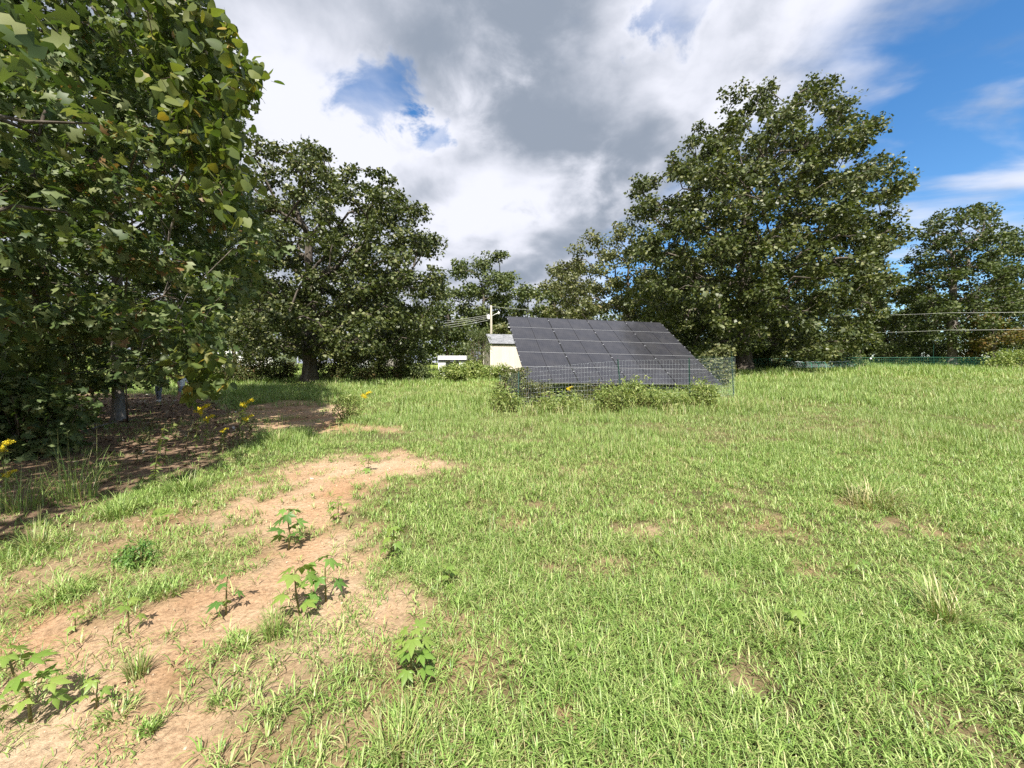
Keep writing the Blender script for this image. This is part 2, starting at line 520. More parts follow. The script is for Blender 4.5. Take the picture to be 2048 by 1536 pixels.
def shingle_mat():
    mt, nt = nodes_of('asphalt_shingle')
    N, L = nt.nodes.new, nt.links.new
    tc = N('ShaderNodeTexCoord')
    br = N('ShaderNodeTexBrick'); L(tc.outputs['UV'], br.inputs['Vector'])
    br.inputs['Color1'].default_value = (0.11, 0.12, 0.135, 1); br.inputs['Color2'].default_value = (0.23, 0.24, 0.26, 1)
    br.inputs['Mortar'].default_value = (0.05, 0.05, 0.055, 1)
    br.inputs['Scale'].default_value = 1.0; br.inputs['Brick Width'].default_value = 0.3; br.inputs['Row Height'].default_value = 0.14
    br.inputs['Mortar Size'].default_value = 0.008
    ns = N('ShaderNodeTexNoise'); ns.inputs['Scale'].default_value = 7; ns.inputs['Detail'].default_value = 6
    L(tc.outputs['Object'], ns.inputs['Vector'])
    mx = N('ShaderNodeMix'); mx.data_type = 'RGBA'; mx.inputs[0].default_value = 0.45
    L(br.outputs[0], mx.inputs[6]); L(ramp(nt, ns.outputs[0], [(0.35, (0.10, 0.105, 0.115)), (0.65, (0.30, 0.31, 0.34))]), mx.inputs[7])
    p = N('ShaderNodeBsdfPrincipled'); L(mx.outputs[2], p.inputs['Base Color']); p.inputs['Roughness'].default_value = 0.9
    out = N('ShaderNodeOutputMaterial'); L(p.outputs[0], out.inputs[0])
    return mt


M['shingle'] = shingle_mat()


def pv_mat():
    """black solar glass: faint cells and busbars under a clear, slightly dusty sheet"""
    mt, nt = nodes_of('solar_glass')
    N, L = nt.nodes.new, nt.links.new
    tc = N('ShaderNodeTexCoord')
    br = N('ShaderNodeTexBrick'); L(tc.outputs['UV'], br.inputs['Vector'])
    br.offset = 0.0
    br.inputs['Color1'].default_value = (0.020, 0.021, 0.028, 1); br.inputs['Color2'].default_value = (0.025, 0.026, 0.034, 1)
    br.inputs['Mortar'].default_value = (0.050, 0.050, 0.056, 1)
    br.inputs['Scale'].default_value = 1; br.inputs['Brick Width'].default_value = 0.092; br.inputs['Row Height'].default_value = 0.175
    br.inputs['Mortar Size'].default_value = 0.0022
    ns = N('ShaderNodeTexNoise'); ns.inputs['Scale'].default_value = 1.3; ns.inputs['Detail'].default_value = 6
    L(tc.outputs['Object'], ns.inputs['Vector'])
    dust = ramp(nt, ns.outputs[0], [(0.3, (0.0, 0.0, 0.0)), (0.8, (0.06, 0.06, 0.06))])
    mx = N('ShaderNodeMix'); mx.data_type = 'RGBA'
    L(dust, mx.inputs[0]); L(br.outputs[0], mx.inputs[6]); mx.inputs[7].default_value = (0.36, 0.33, 0.30, 1)
    p = N('ShaderNodeBsdfPrincipled'); L(mx.outputs[2], p.inputs['Base Color'])
    p.inputs['Roughness'].default_value = 0.11
    p.inputs['Specular IOR Level'].default_value = 0.5
    p.inputs['IOR'].default_value = 1.5
    out = N('ShaderNodeOutputMaterial'); L(p.outputs[0], out.inputs[0])
    return mt


M['pv'] = pv_mat()


def grass_mat():
    mt, nt = nodes_of('grass_blades')
    N, L = nt.nodes.new, nt.links.new
    geo = N('ShaderNodeNewGeometry')
    at_ = N('ShaderNodeAttribute'); at_.attribute_name = 'dry'
    green = ramp(nt, geo.outputs['Random Per Island'], [(0.0, (0.080, 0.155, 0.028)), (0.35, (0.150, 0.275, 0.050)), (0.75, (0.245, 0.380, 0.085)), (1.0, (0.38, 0.47, 0.17))])
    straw = ramp(nt, geo.outputs['Random Per Island'], [(0.0, (0.24, 0.19, 0.085)), (0.5, (0.40, 0.33, 0.17)), (1.0, (0.55, 0.48, 0.30))])
    mx = N('ShaderNodeMix'); mx.data_type = 'RGBA'
    L(at_.outputs['Fac'], mx.inputs[0]); L(green, mx.inputs[6]); L(straw, mx.inputs[7])
    p = N('ShaderNodeBsdfPrincipled'); L(mx.outputs[2], p.inputs['Base Color'])
    p.inputs['Roughness'].default_value = 0.45; p.inputs['Specular IOR Level'].default_value = 0.4
    tm = N('ShaderNodeMix'); tm.data_type = 'RGBA'; tm.blend_type = 'MULTIPLY'; tm.inputs[0].default_value = 1
    L(mx.outputs[2], tm.inputs[6]); tm.inputs[7].default_value = (1.2, 1.3, 0.6, 1)
    tr = N('ShaderNodeBsdfTranslucent'); L(tm.outputs[2], tr.inputs[0])
    ms = N('ShaderNodeMixShader'); ms.inputs[0].default_value = 0.22
    L(p.outputs[0], ms.inputs[1]); L(tr.outputs[0], ms.inputs[2])
    out = N('ShaderNodeOutputMaterial'); L(ms.outputs[0], out.inputs[0])
    return mt


M['grass'] = grass_mat()

# ------------------------------------------------------------------ ground


def poly_px(pts):
    return np.array([gp(x, y)[:2] for x, y in pts])


def sd_poly(x, y, P):
    """signed distance to a polygon, negative inside"""
    x = np.asarray(x, float); y = np.asarray(y, float)
    d = np.full(x.shape, 1e9); inside = np.zeros(x.shape, bool)
    n = len(P)
    for i in range(n):
        ax, ay = P[i]; bx, by = P[(i + 1) % n]
        ex, ey = bx - ax, by - ay
        t = np.clip(((x - ax) * ex + (y - ay) * ey) / (ex * ex + ey * ey + 1e-12), 0, 1)
        d = np.minimum(d, (x - ax - t * ex) ** 2 + (y - ay - t * ey) ** 2)
        c = ((ay > y) != (by > y)) & (x < (bx - ax) * (y - ay) / (by - ay + 1e-12) + ax)
        inside ^= c
    return np.where(inside, -1, 1) * np.sqrt(d)


PATH = poly_px([(-700, 1700), (-500, 1240), (0, 1200), (230, 1195), (400, 1140), (500, 1075), (440, 1010), (540, 940), (690, 912),
                (830, 897), (880, 930), (780, 965), (735, 1010), (765, 1080), (800, 1110), (845, 1200), (830, 1265), (740, 1330),
                (610, 1410), (470, 1500), (360, 1700), (-200, 2300), (-1200, 2300)])
SAND = poly_px([(440, 850), (480, 815), (560, 802), (640, 805), (698, 820), (694, 842), (640, 858), (560, 862), (470, 880)])
TAIL = poly_px([(600, 850), (700, 848), (800, 852), (806, 860), (720, 866), (600, 866)])
LITTER = poly_px([(-900, 1300), (-300, 1200), (0, 1125), (120, 1050), (300, 985), (450, 925), (520, 862), (480, 820), (430, 797), (250, 786), (-900, 786)])
SPARSE = poly_px([(-300, 1130), (0, 1100), (200, 1050), (430, 965), (600, 915), (560, 970), (470, 1130), (230, 1210), (0, 1230), (-300, 1260)])
SPARSE2 = poly_px([(380, 1540), (560, 1400), (760, 1300), (900, 1190), (960, 1300), (900, 1420), (800, 1540)])
SPOTS = [(*gp(px, py)[:2], r) for px, py, r in [(1275, 1062, 0.30), (1560, 1265, 0.16), (1690, 1020, 0.22), (1130, 1425, 0.10), (880, 935, 0.4), (905, 1240, 0.2), (890, 1330, 0.2)]]


def masks(x, y):
    """bare soil, leaf litter and dryness of the turf at ground points"""
    n1 = fbm(x * 1.6, y * 1.6, 21, 4) - 0.5
    n2 = fbm(x * 6.5, y * 6.5, 33, 3) - 0.5
    wob = 0.55 * n1 + 0.35 * n2
    soil = 1 - sstep(sd_poly(x, y, PATH) + wob * 1.9, -0.32, 0.34)
    soil = np.maximum(soil, 1 - sstep(sd_poly(x, y, SAND) + wob * 2.0, -0.3, 0.3))
    soil = np.maximum(soil, 1 - sstep(sd_poly(x, y, TAIL) + wob * 1.0, -0.2, 0.2))
    for sx, sy, r in SPOTS:
        d = np.hypot(x - sx, y - sy)
        soil = np.maximum(soil, 0.72 * (1 - sstep(d + wob * r * 2.2, r * 0.1, r * 1.3)))
    soil = np.maximum(soil, 0.62 * (1 - sstep(sd_poly(x, y, SPARSE) + wob * 1.2, -0.2, 0.25)))
    soil = np.maximum(soil, 0.50 * (1 - sstep(sd_poly(x, y, SPARSE2) + wob * 0.8, -0.2, 0.25)))
    # grass grows in tongues inside the path
    tong = sstep(fbm(x * 1.5 + 9, y * 1.5, 57, 4), 0.55, 0.66)
    soil = soil * (1 - 0.38 * tong)
    thin = sstep(fbm(x * 2.7 + 4, y * 2.7, 63, 3), 0.60, 0.74)
    soil = np.maximum(soil, 0.42 * thin * (1 - sstep(y, 4.5, 8.0)))
    shade = 1 - sstep(sd_poly(x, y, LITTER) + wob * 1.6, -0.5, 0.35)  # leaf-litter cover on the ground under the near oaks
    dry = np.clip(sstep(fbm(x * 0.55, y * 0.55, 71, 4), 0.52, 0.74) * 0.6 + 0.15 * n1, 0, 1)
    return soil, shade, dry


def grow(a, b, first, k):
    out = [a]; s = first
    while out[-1] < b:
        out.append(out[-1] + s); s *= k
    return out


def build_ground():
    xs = np.arange(-8, 8.01, 0.14)
    far = np.array(grow(8, 900, 0.16, 1.09)[1:])
    xs = np.concatenate([-far[::-1], xs, far])
    ys = np.arange(0.4, 9, 0.12)
    ys = np.concatenate([-np.array(grow(0, 300, 0.3, 1.25))[::-1][:-1] + 0.3, ys, np.array(grow(9, 1000, 0.13, 1.06)[1:])])
    ys = np.unique(np.round(ys, 4))
    X, Y = np.meshgrid(xs, ys)
    Z = gz(X, Y)
    V = np.stack([X, Y, Z], -1).reshape(-1, 3)
    nx, ny = len(xs), len(ys)
    i = np.arange(nx * ny).reshape(ny, nx)
    F = np.stack([i[:-1, :-1], i[:-1, 1:], i[1:, 1:], i[1:, :-1]], -1).reshape(-1, 4)
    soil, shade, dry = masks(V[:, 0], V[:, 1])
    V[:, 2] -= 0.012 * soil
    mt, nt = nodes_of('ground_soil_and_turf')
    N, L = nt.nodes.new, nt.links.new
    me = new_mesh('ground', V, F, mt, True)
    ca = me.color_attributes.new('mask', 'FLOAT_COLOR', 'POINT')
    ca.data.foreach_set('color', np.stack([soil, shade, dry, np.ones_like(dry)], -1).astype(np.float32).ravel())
    at_ = N('ShaderNodeAttribute'); at_.attribute_name = 'mask'
    sp = N('ShaderNodeSeparateColor'); L(at_.outputs['Color'], sp.inputs[0])
    tc = N('ShaderNodeTexCoord')

    def noise(scale, detail=6, rough=0.6, dist=0.0):
        n = N('ShaderNodeTexNoise'); L(tc.outputs['Object'], n.inputs['Vector'])
        n.inputs['Scale'].default_value = scale; n.inputs['Detail'].default_value = detail
        n.inputs['Roughness'].default_value = rough; n.inputs['Distortion'].default_value = dist
        return n.outputs[0]

    def mix(f, a, b, bt='MIX'):
        n = N('ShaderNodeMix'); n.data_type = 'RGBA'; n.blend_type = bt
        if isinstance(f, float):
            n.inputs[0].default_value = f
        else:
            L(f, n.inputs[0])
        for s, v in ((6, a), (7, b)):
            if isinstance(v, tuple):
                n.inputs[s].default_value = (*v, 1)
            else:
                L(v, n.inputs[s])
        return n.outputs[2]
    soil_c = ramp(nt, noise(1.1, 6, 0.65), [(0.30, (0.31, 0.185, 0.105)), (0.5, (0.385, 0.265, 0.170)), (0.72, (0.46, 0.355, 0.25))])
    red = ramp(nt, noise(0.8, 4), [(0.54, (0, 0, 0)), (0.74, (0.4, 0.4, 0.4))])
    soil_c = mix(red, soil_c, (0.40, 0.185, 0.085))
    crumb = ramp(nt, noise(38, 5, 0.7), [(0.30, (0.55, 0.52, 0.48)), (0.5, (0.95, 0.94, 0.92)), (0.7, (1.25, 1.25, 1.22))])
    soil_c = mix(1.0, soil_c, crumb, 'MULTIPLY')
    turf_c = ramp(nt, noise(2.3, 6), [(0.3, (0.060, 0.058, 0.024)), (0.5, (0.105, 0.095, 0.042)), (0.72, (0.20, 0.165, 0.085))])
    far_c = ramp(nt, noise(0.5, 8, 0.7), [(0.3, (0.17, 0.22, 0.05)), (0.6, (0.25, 0.30, 0.08)), (0.8, (0.33, 0.34, 0.12))])
    sepp = N('ShaderNodeSeparateXYZ'); L(tc.outputs['Object'], sepp.inputs[0])
    mr = N('ShaderNodeMapRange'); L(sepp.outputs[1], mr.inputs[0]); mr.inputs[1].default_value = 10; mr.inputs[2].default_value = 38
    turf = mix(mr.outputs[0], turf_c, far_c)
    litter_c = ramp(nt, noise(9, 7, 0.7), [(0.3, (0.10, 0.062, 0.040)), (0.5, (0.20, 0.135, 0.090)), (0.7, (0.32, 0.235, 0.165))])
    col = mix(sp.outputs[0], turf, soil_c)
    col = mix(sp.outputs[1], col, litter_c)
    p = N('ShaderNodeBsdfPrincipled'); L(col, p.inputs['Base Color']); p.inputs['Roughness'].default_value = 0.95
    p.inputs['Specular IOR Level'].default_value = 0.15
    b1 = N('ShaderNodeBump'); b1.inputs['Distance'].default_value = 0.03; b1.inputs['Strength'].default_value = 0.9
    ad = N('ShaderNodeMath'); ad.operation = 'MULTIPLY_ADD'; L(noise(45, 7, 0.75), ad.inputs[0]); ad.inputs[1].default_value = 0.5; L(noise(11, 5), ad.inputs[2])
    L(ad.outputs[0], b1.inputs['Height']); L(b1.outputs[0], p.inputs['Normal'])
    out = N('ShaderNodeOutputMaterial'); L(p.outputs[0], out.inputs[0])
    o = link('ground', me)
    tag(o, 'gently rising pasture ground with bare sandy path and leaf litter', 'ground', kind='structure')


build_ground()

# ------------------------------------------------------------------ grass


def blades(pos, length, width, az, lean, seg, dry):
    """curved tapering blades; returns vertices, triangles and a per-vertex dryness"""
    n = len(pos)
    d = np.stack([np.cos(az), np.sin(az), np.zeros(n)], -1)
    s = np.stack([-np.sin(az), np.cos(az), np.zeros(n)], -1)
    rows = []
    p = pos.copy()
    ang = PI / 2 - lean * 0.35
    step = length / (seg + 1)
    for k in range(seg + 1):
        w = width * (1 - 0.75 * (k / (seg + 1)) ** 1.5) * 0.5
        rows.append(p - s * w[:, None]); rows.append(p + s * w[:, None])
        p = p + (d * np.cos(ang)[:, None] + np.array([0, 0, 1.0]) * np.sin(ang)[:, None]) * step[:, None]
        ang = ang - lean * (1.0 / (seg + 0.5))
    rows.append(p)
    m = len(rows)
    V = np.stack(rows, 1)
    V[:, :, 2] = np.maximum(V[:, :, 2], pos[:, 2:3] - 0.03)
    T = []
    for k in range(seg):
        T += [[2 * k, 2 * k + 1, 2 * k + 3], [2 * k, 2 * k + 3, 2 * k + 2]]
    T.append([2 * seg, 2 * seg + 1, 2 * seg + 2])
    F = np.array(T)[None] + (np.arange(n) * m)[:, None, None]
    return V.reshape(-1, 3), F.reshape(-1, 3), np.repeat(dry, m)


def join_blades(parts):
    V, F, D, n = [], [], [], 0
    for v, f, d in parts:
        V.append(v); F.append(f + n); D.append(d); n += len(v)
    return np.concatenate(V), np.concatenate(F), np.concatenate(D)


def grass_mesh(name, parts):
    V, F, D = join_blades(parts)
    me = new_mesh(name, V, F, M['grass'])
    a = me.attributes.new('dry', 'FLOAT', 'POINT')
    a.data.foreach_set('value', D.astype(np.float32))
    return me


def wedge(y0, y1, n, k=1.42, xm=0.6):
    y = np.sqrt(rng.uniform(y0 * y0, y1 * y1, n))
    x = rng.uniform(-1, 1, n) * (y * k + xm)
    return x, y


def band(y0, y1, n, l0, l1, w0, w1, seg, keep_soil, lean0=0.7, lean1=2.5, clump=0.5):
    x, y = wedge(y0, y1, n)
    soil, shade, dry = masks(x, y)
    cl = fbm(x * 3.2, y * 3.2, 91, 3)
    big = fbm(x * 0.7, y * 0.7, 95, 3)
    bare = np.maximum(soil, shade)
    prob = (1 - bare) * ((0.45 - 0.4 * np.clip(bare * 1.6, 0, 1)) + 0.55 * sstep(cl + 0.0, 0.30 + 0.12 * bare, 0.55)) + bare * keep_soil * sstep(cl, 0.53, 0.68)
    keep = rng.random(len(x)) < prob
    x, y, dry, cl, bare, big = x[keep], y[keep], dry[keep], cl[keep], bare[keep], big[keep]
    n = len(x)
    L_ = rng.uniform(l0, l1, n) * (0.6 + 0.9 * sstep(big, 0.3, 0.7)) * (1 - 0.4 * bare) * (0.75 + 0.5 * sstep(cl, 0.4, 0.65))
    W_ = rng.uniform(w0, w1, n)
    az = rng.uniform(0, 2 * PI, n)
    lean = rng.uniform(lean0, lean1, n)
    dd = np.where(rng.random(n) < 0.06 + 0.34 * dry, rng.uniform(0.55, 1.0, n), rng.uniform(0, 0.25, n))
    pos = np.stack([x, y, gz(x, y) - 0.006], -1)
    return blades(pos, L_, W_, az, lean, seg, dd)


parts = [band(0.9, 3.2, 115000, 0.035, 0.105, 0.0026, 0.0058, 2, 0.34),
         band(3.2, 6.0, 150000, 0.04, 0.115, 0.0038, 0.008, 1, 0.30),
         band(6.0, 11.0, 240000, 0.06, 0.15, 0.006, 0.012, 0, 0.25),
         band(11.0, 20.0, 200000, 0.09, 0.22, 0.012, 0.023, 0, 0.10),
         band(20.0, 36.0, 140000, 0.14, 0.30, 0.022, 0.044, 0, 0.1),
         band(36.0, 62.0, 40000, 0.18, 0.34, 0.04, 0.08, 0, 0.1)]


def rosettes(y0, y1, n, per, l0, l1, w0, w1, seg):
    """splayed crab-grass plants"""
    x, y = wedge(y0, y1, n)
    soil, shade, dry = masks(x, y)
    keep = rng.random(n) < (1 - np.maximum(soil, shade)) * 0.9 + 0.05 * soil * (1 - shade)
    x, y = x[keep], y[keep]; n = len(x)
    i = np.repeat(np.arange(n), per)
    m_ = n * per
    az = (np.tile(np.arange(per), n) * 2.4 + rng.uniform(0, 6.3, n)[i] + rng.normal(0, 0.4, m_))
    sz = rng.uniform(0.6, 1.4, n)[i]
    px, py = x[i] + np.cos(az) * 0.012, y[i] + np.sin(az) * 0.012
    return blades(np.stack([px, py, gz(px, py) + rng.uniform(0, 0.03, m_)], -1), rng.uniform(l0, l1, m_) * sz, rng.uniform(w0, w1, m_), az, rng.uniform(1.0, 2.6, m_), seg,
                  np.where(rng.random(m_) < 0.08, 0.7, np.clip(rng.normal(0.12, 0.1, n)[i], 0, 0.4)))


parts += [rosettes(0.9, 3.4, 6000, 9, 0.045, 0.11, 0.0034, 0.0066, 2), rosettes(3.4, 7.0, 10000, 8, 0.055, 0.12, 0.0048, 0.0085, 1)]
xt = rng.uniform(-0.9, 7.6, 9000); yt = rng.uniform(10.2, 14.0, 9000)
kk = rng.random(9000) < sstep(fbm(xt * 1.4, yt * 1.4, 131, 3), 0.36, 0.6) * np.where(yt < 11.4, 1, 0.55)
xt, yt = xt[kk], yt[kk]; nt_ = len(xt)
parts.append(blades(np.stack([xt, yt, gz(xt, yt) - 0.01], -1), rng.uniform(0.18, 0.52, nt_), rng.uniform(0.006, 0.014, nt_), rng.uniform(0, 2 * PI, nt_),
                    rng.uniform(0.3, 1.6, nt_), 2, np.where(rng.random(nt_) < 0.3, 0.8, 0.15)))
g = link('grass', grass_mesh('grass', parts))
tag(g, 'short bright green pasture grass with dry straw-coloured blades', 'grass', kind='stuff')

# ------------------------------------------------------------------ trees


def poisson(cand, r, nmax):
    out = []
    cell = {}
    for p in cand:
        k = tuple(np.floor(p / r).astype(int))
        ok = True
        for i in (-1, 0, 1):
            for j in (-1, 0, 1):
                for l in (-1, 0, 1):
                    for q in cell.get((k[0] + i, k[1] + j, k[2] + l), ()):
                        if (p[0] - q[0]) ** 2 + (p[1] - q[1]) ** 2 + (p[2] - q[2]) ** 2 < r * r:
                            ok = False; break
                    if not ok: break
                if not ok: break
            if not ok: break
        if ok:
            cell.setdefault(k, []).append(p); out.append(p)
            if len(out) >= nmax:
                break
    return np.array(out)


def skeleton(base, centers, trunk_top, trunk_r, lean=(0, 0), r_tip=0.02, seed=0, wig=0.15):
    """trunk and limbs that reach every foliage clump; returns nodes, parents, radii"""
    rg = np.random.default_rng(seed)
    base = np.asarray(base, float)
    P, par, T = [base], [-1], [True]
    nt_ = 7
    for i in range(1, nt_ + 1):
        f = i / nt_
        p = base + np.array([lean[0] * f * f, lean[1] * f * f, (trunk_top - base[2]) * f]) + np.append(rg.normal(0, wig * 0.5, 2) * min(1, f * 2), 0)
        P.append(p); par.append(len(P) - 2); T.append(True)
    ax = P[nt_ // 2 + 1]
    order = np.argsort(np.linalg.norm((centers - ax) * np.array([1, 1, 0.8]), axis=1))
    depth = list(np.arange(nt_ + 1) * 0.0)
    for ci in order:
        c = centers[ci]
        A = np.array(P)
        dv = c - A
        dist = np.linalg.norm(dv, axis=1)
        cost = dist + np.array(depth) * 0.30 + np.where(dv[:, 2] < -0.15 * dist, dist * 0.55, 0)
        cost[:3] += 50
        j = int(np.argmin(cost))
        p0 = A[j]
        L_ = dist[j]
        k = 3 if L_ > 2.2 else 2
        prev = j
        for q in range(1, k + 1):
            f = q / k
            p = p0 + (c - p0) * f
            p[2] += 0.16 * L_ * math.sin(PI * f) * (1 if c[2] < p0[2] + 1 else 0.4)
            if q < k:
                p = p + rg.normal(0, 0.07 * L_, 3)
            P.append(p); par.append(prev); T.append(False); depth.append(depth[prev] + L_ / k)
            prev = len(P) - 1
    n = len(P)
    ch = np.zeros(n)
    a = np.zeros(n)
    for i in range(n - 1, 0, -1):
        a[i] = max(a[i], r_tip ** 2.2)
        a[par[i]] += a[i]
    rad = a ** (1 / 2.2)
    s = trunk_r / rad[1]
    rad = np.maximum(rad * s, r_tip * 0.7)
    return np.array(P), par, rad


def limbs_mesh(name, P, par, rad, mat, flare=1.6, nmin=5):
    mb = MB()
    n = len(P)
    kids = [[] for _ in range(n)]
    for i in range(1, n):
        kids[par[i]].append(i)
    # follow the thickest child into continuous limbs
    used = [False] * n
    starts = [0]
    while starts:
        s0 = starts.pop()
        pts, rr = [], []
        if par[s0] >= 0:
            pts.append(P[par[s0]]); rr.append(min(rad[par[s0]] * 0.9, rad[s0] * 1.25))
        i = s0
        while True:
            pts.append(P[i]); rr.append(rad[i])
            if not kids[i]:
                break
            ks = sorted(kids[i], key=lambda k: -rad[k])
            starts += ks[1:]
            i = ks[0]
        if s0 == 0:
            # root flare
            b = pts[0]
            ext = [(b + np.array([0, 0, -0.25]), rr[1] * flare * 1.15), (b + np.array([0, 0, 0.05]), rr[1] * flare),
                   (b + np.array([0, 0, rr[1] * 1.2]), rr[1] * 1.18)]
            pts = [e[0] for e in ext] + pts[1:]
            rr = [e[1] for e in ext] + rr[1:]
        big = max(rr)
        k = 12 if big > 0.2 else (7 if big > 0.06 else nmin)
        if len(pts) > 1:
            rr[-1] *= 0.5
            mb.tube(pts, rr, k, False)
    return mb


def clump_leaves(centers, rads, per, size, tmpl, seed, flat=0.65, up=0.75, droop=0.0, size_j=0.35):
    rg = np.random.default_rng(seed)
    n = len(centers)
    idx = np.repeat(np.arange(n), per)
    N_ = len(idx)
    d = rg.normal(0, 1, (N_, 3)); d /= np.linalg.norm(d, axis=1, keepdims=True)
    rr = rg.random(N_) ** 0.45
    off = d * rr[:, None] * rads[idx][:, None]
    off[:, 2] *= flat
    pos = centers[idx] + off
    nrm = d * 0.5 + np.array([0, 0, up * 0.85]) + rg.normal(0, 0.62, (N_, 3))
    tang = d * 0.8 + rg.normal(0, 0.6, (N_, 3)) + np.array([0, 0, -droop])
    B = basis(nrm, tang)
    sc = size * (1 + size_j * rg.normal(0, 0.6, N_).clip(-1.2, 1.6))
    return pos, B, sc


def crown_cands(rows, D, n, seed, depth_k=0.85, shell=0.55, cx_off=0.0):
    """candidate clump centres inside a crown whose outline (in picture rows) is given"""
    rg = np.random.default_rng(seed)
    rows = np.array(rows, float)
    py = rng_rows = rg.uniform(rows[0, 0], rows[-1, 0], n * 3)
    xl = np.interp(py, rows[:, 0], rows[:, 1]); xr = np.interp(py, rows[:, 0], rows[:, 2])
    w = xr - xl
    keep = rg.random(len(py)) < w / w.max()
    py, xl, xr = py[keep][:n], xl[keep][:n], xr[keep][:n]
    m_ = len(py)
    a = rg.uniform(0, 2 * PI, m_)
    r = rg.uniform(shell ** 2, 1, m_) ** 0.5
    inner = rg.random(m_) < 0.25
    r = np.where(inner, rg.random(m_) ** 0.5, r)
    cx = (xl + xr) / 2; hw = (xr - xl) / 2
    px = cx + hw * r * np.cos(a)
    wid = (rows[:, 2] - rows[:, 1]).max() / 2
    dep = D + r * np.sin(a) * np.minimum(hw, wid) / FPX * D * depth_k
    u = np.array([ray(x, y) for x, y in zip(px, py)])
    # keep the outline at the crown's own distance
    dd = np.minimum(dep, D)
    return np.stack([u[:, 0] * dd, dep, CAM_H + u[:, 1] * dd], -1)


def boughs(cand, spacing, br, per, seed, axis, flat=0.7, nmax=400):
    """groups candidate points into separate boughs with dark gaps between them"""
    rg = np.random.default_rng(seed)
    bc = poisson(cand, spacing, nmax)
    n = len(bc) * per
    i = np.repeat(np.arange(len(bc)), per)
    out = bc - axis; out[:, 2] *= 0.6; out /= np.linalg.norm(out, axis=1, keepdims=True) + 1e-6
    d = rg.normal(0, 1, (n, 3)) + out[i] * 0.7 + np.array([0, 0, 0.35])
    d /= np.linalg.norm(d, axis=1, keepdims=True)
    sz = rg.uniform(0.7, 1.25, len(bc))[i]
    p = bc[i] + d * (br * sz * rg.random(n) ** 0.5)[:, None] * np.array([1, 1, flat])
    return p[rg.permutation(n)]


def make_tree(name, label, cat, base_px, D, rows, leaf, lsize, per, clump_r, nclump, trunk_r, mat, bark='bark', seed=1,
              top_frac=0.62, group=None, lean=(0, 0), min_r=None, depth_k=0.85, tmpl=LEAF_Q, shell=0.55, up=0.75, flat=0.65, r_tip=0.02, bough=None):
    bx = (base_px - 1024) / FPX * D
    base = np.array([bx, D, float(gz(bx, D))])
    sh = clump_r / D * FPX * 0.7
    rows = [(y + (sh * 0.6 if i == 0 else 0), min(l + sh, (l + r) / 2 - 2), max(r - sh, (l + r) / 2 + 2)) for i, (y, l, r) in enumerate(rows)]
    cand = crown_cands(rows, D, nclump * 12, seed, depth_k, shell)
    g_ = gz(cand[:, 0], cand[:, 1])
    cand = cand[cand[:, 2] > g_ + 0.5]
    axis = np.array([bx, D, cand[:, 2].mean()])
    if bough:
        cand = boughs(cand, bough, bough * 0.62, 26, seed + 2, axis)
    cen = poisson(cand, min_r or clump_r * 0.8, nclump)
    top = base[2] + (cen[:, 2].max() - base[2]) * top_frac
    root = thing(name, label, cat, base, group)
    P, par, rad = skeleton(base, cen, top, trunk_r, lean, r_tip, seed)
    limbs_mesh('trunk', P, par, rad, M[bark]).build('trunk', M[bark], root, True)
    rg = np.random.default_rng(seed + 5)
    rads = clump_r * rg.uniform(0.6, 1.25, len(cen))
    pos, B, sc = clump_leaves(cen, rads, per, lsize, tmpl, seed + 9, flat, up)
    pos -= base
    V, F = scatter(tmpl[0], tmpl[1], pos, B, sc)
    cr = link('crown', new_mesh('crown', V, F, M[mat]), root)
    return root, cen, (P, par, rad)


# the two big oaks in the open
make_tree('oak_tree', 'largest full-crowned oak standing right of the solar panels', 'tree', 1487, 30,
          [(165, 1595, 1655), (195, 1460, 1695), (235, 1405, 1745), (285, 1365, 1795), (335, 1325, 1812), (385, 1272, 1815), (455, 1265, 1815),
           (525, 1265, 1800), (605, 1262, 1765), (665, 1300, 1750), (705, 1360, 1720)],
          0, 0.24, 74, 0.68, 1350, 0.50, 'oak', seed=11, top_frac=0.66, min_r=0.52, bough=2.05)
make_tree('oak_tree', 'broad spreading oak with flared trunk left of the shed', 'tree', 620, 26,
          [(282, 525, 570), (315, 470, 690), (365, 455, 775), (415, 445, 835), (475, 440, 872), (535, 435, 858), (595, 425, 868), (655, 425, 890), (705, 440, 800)],
          0, 0.21, 70, 0.58, 900, 0.42, 'oak', seed=23, top_frac=0.62, shell=0.45, min_r=0.44, bough=1.8)

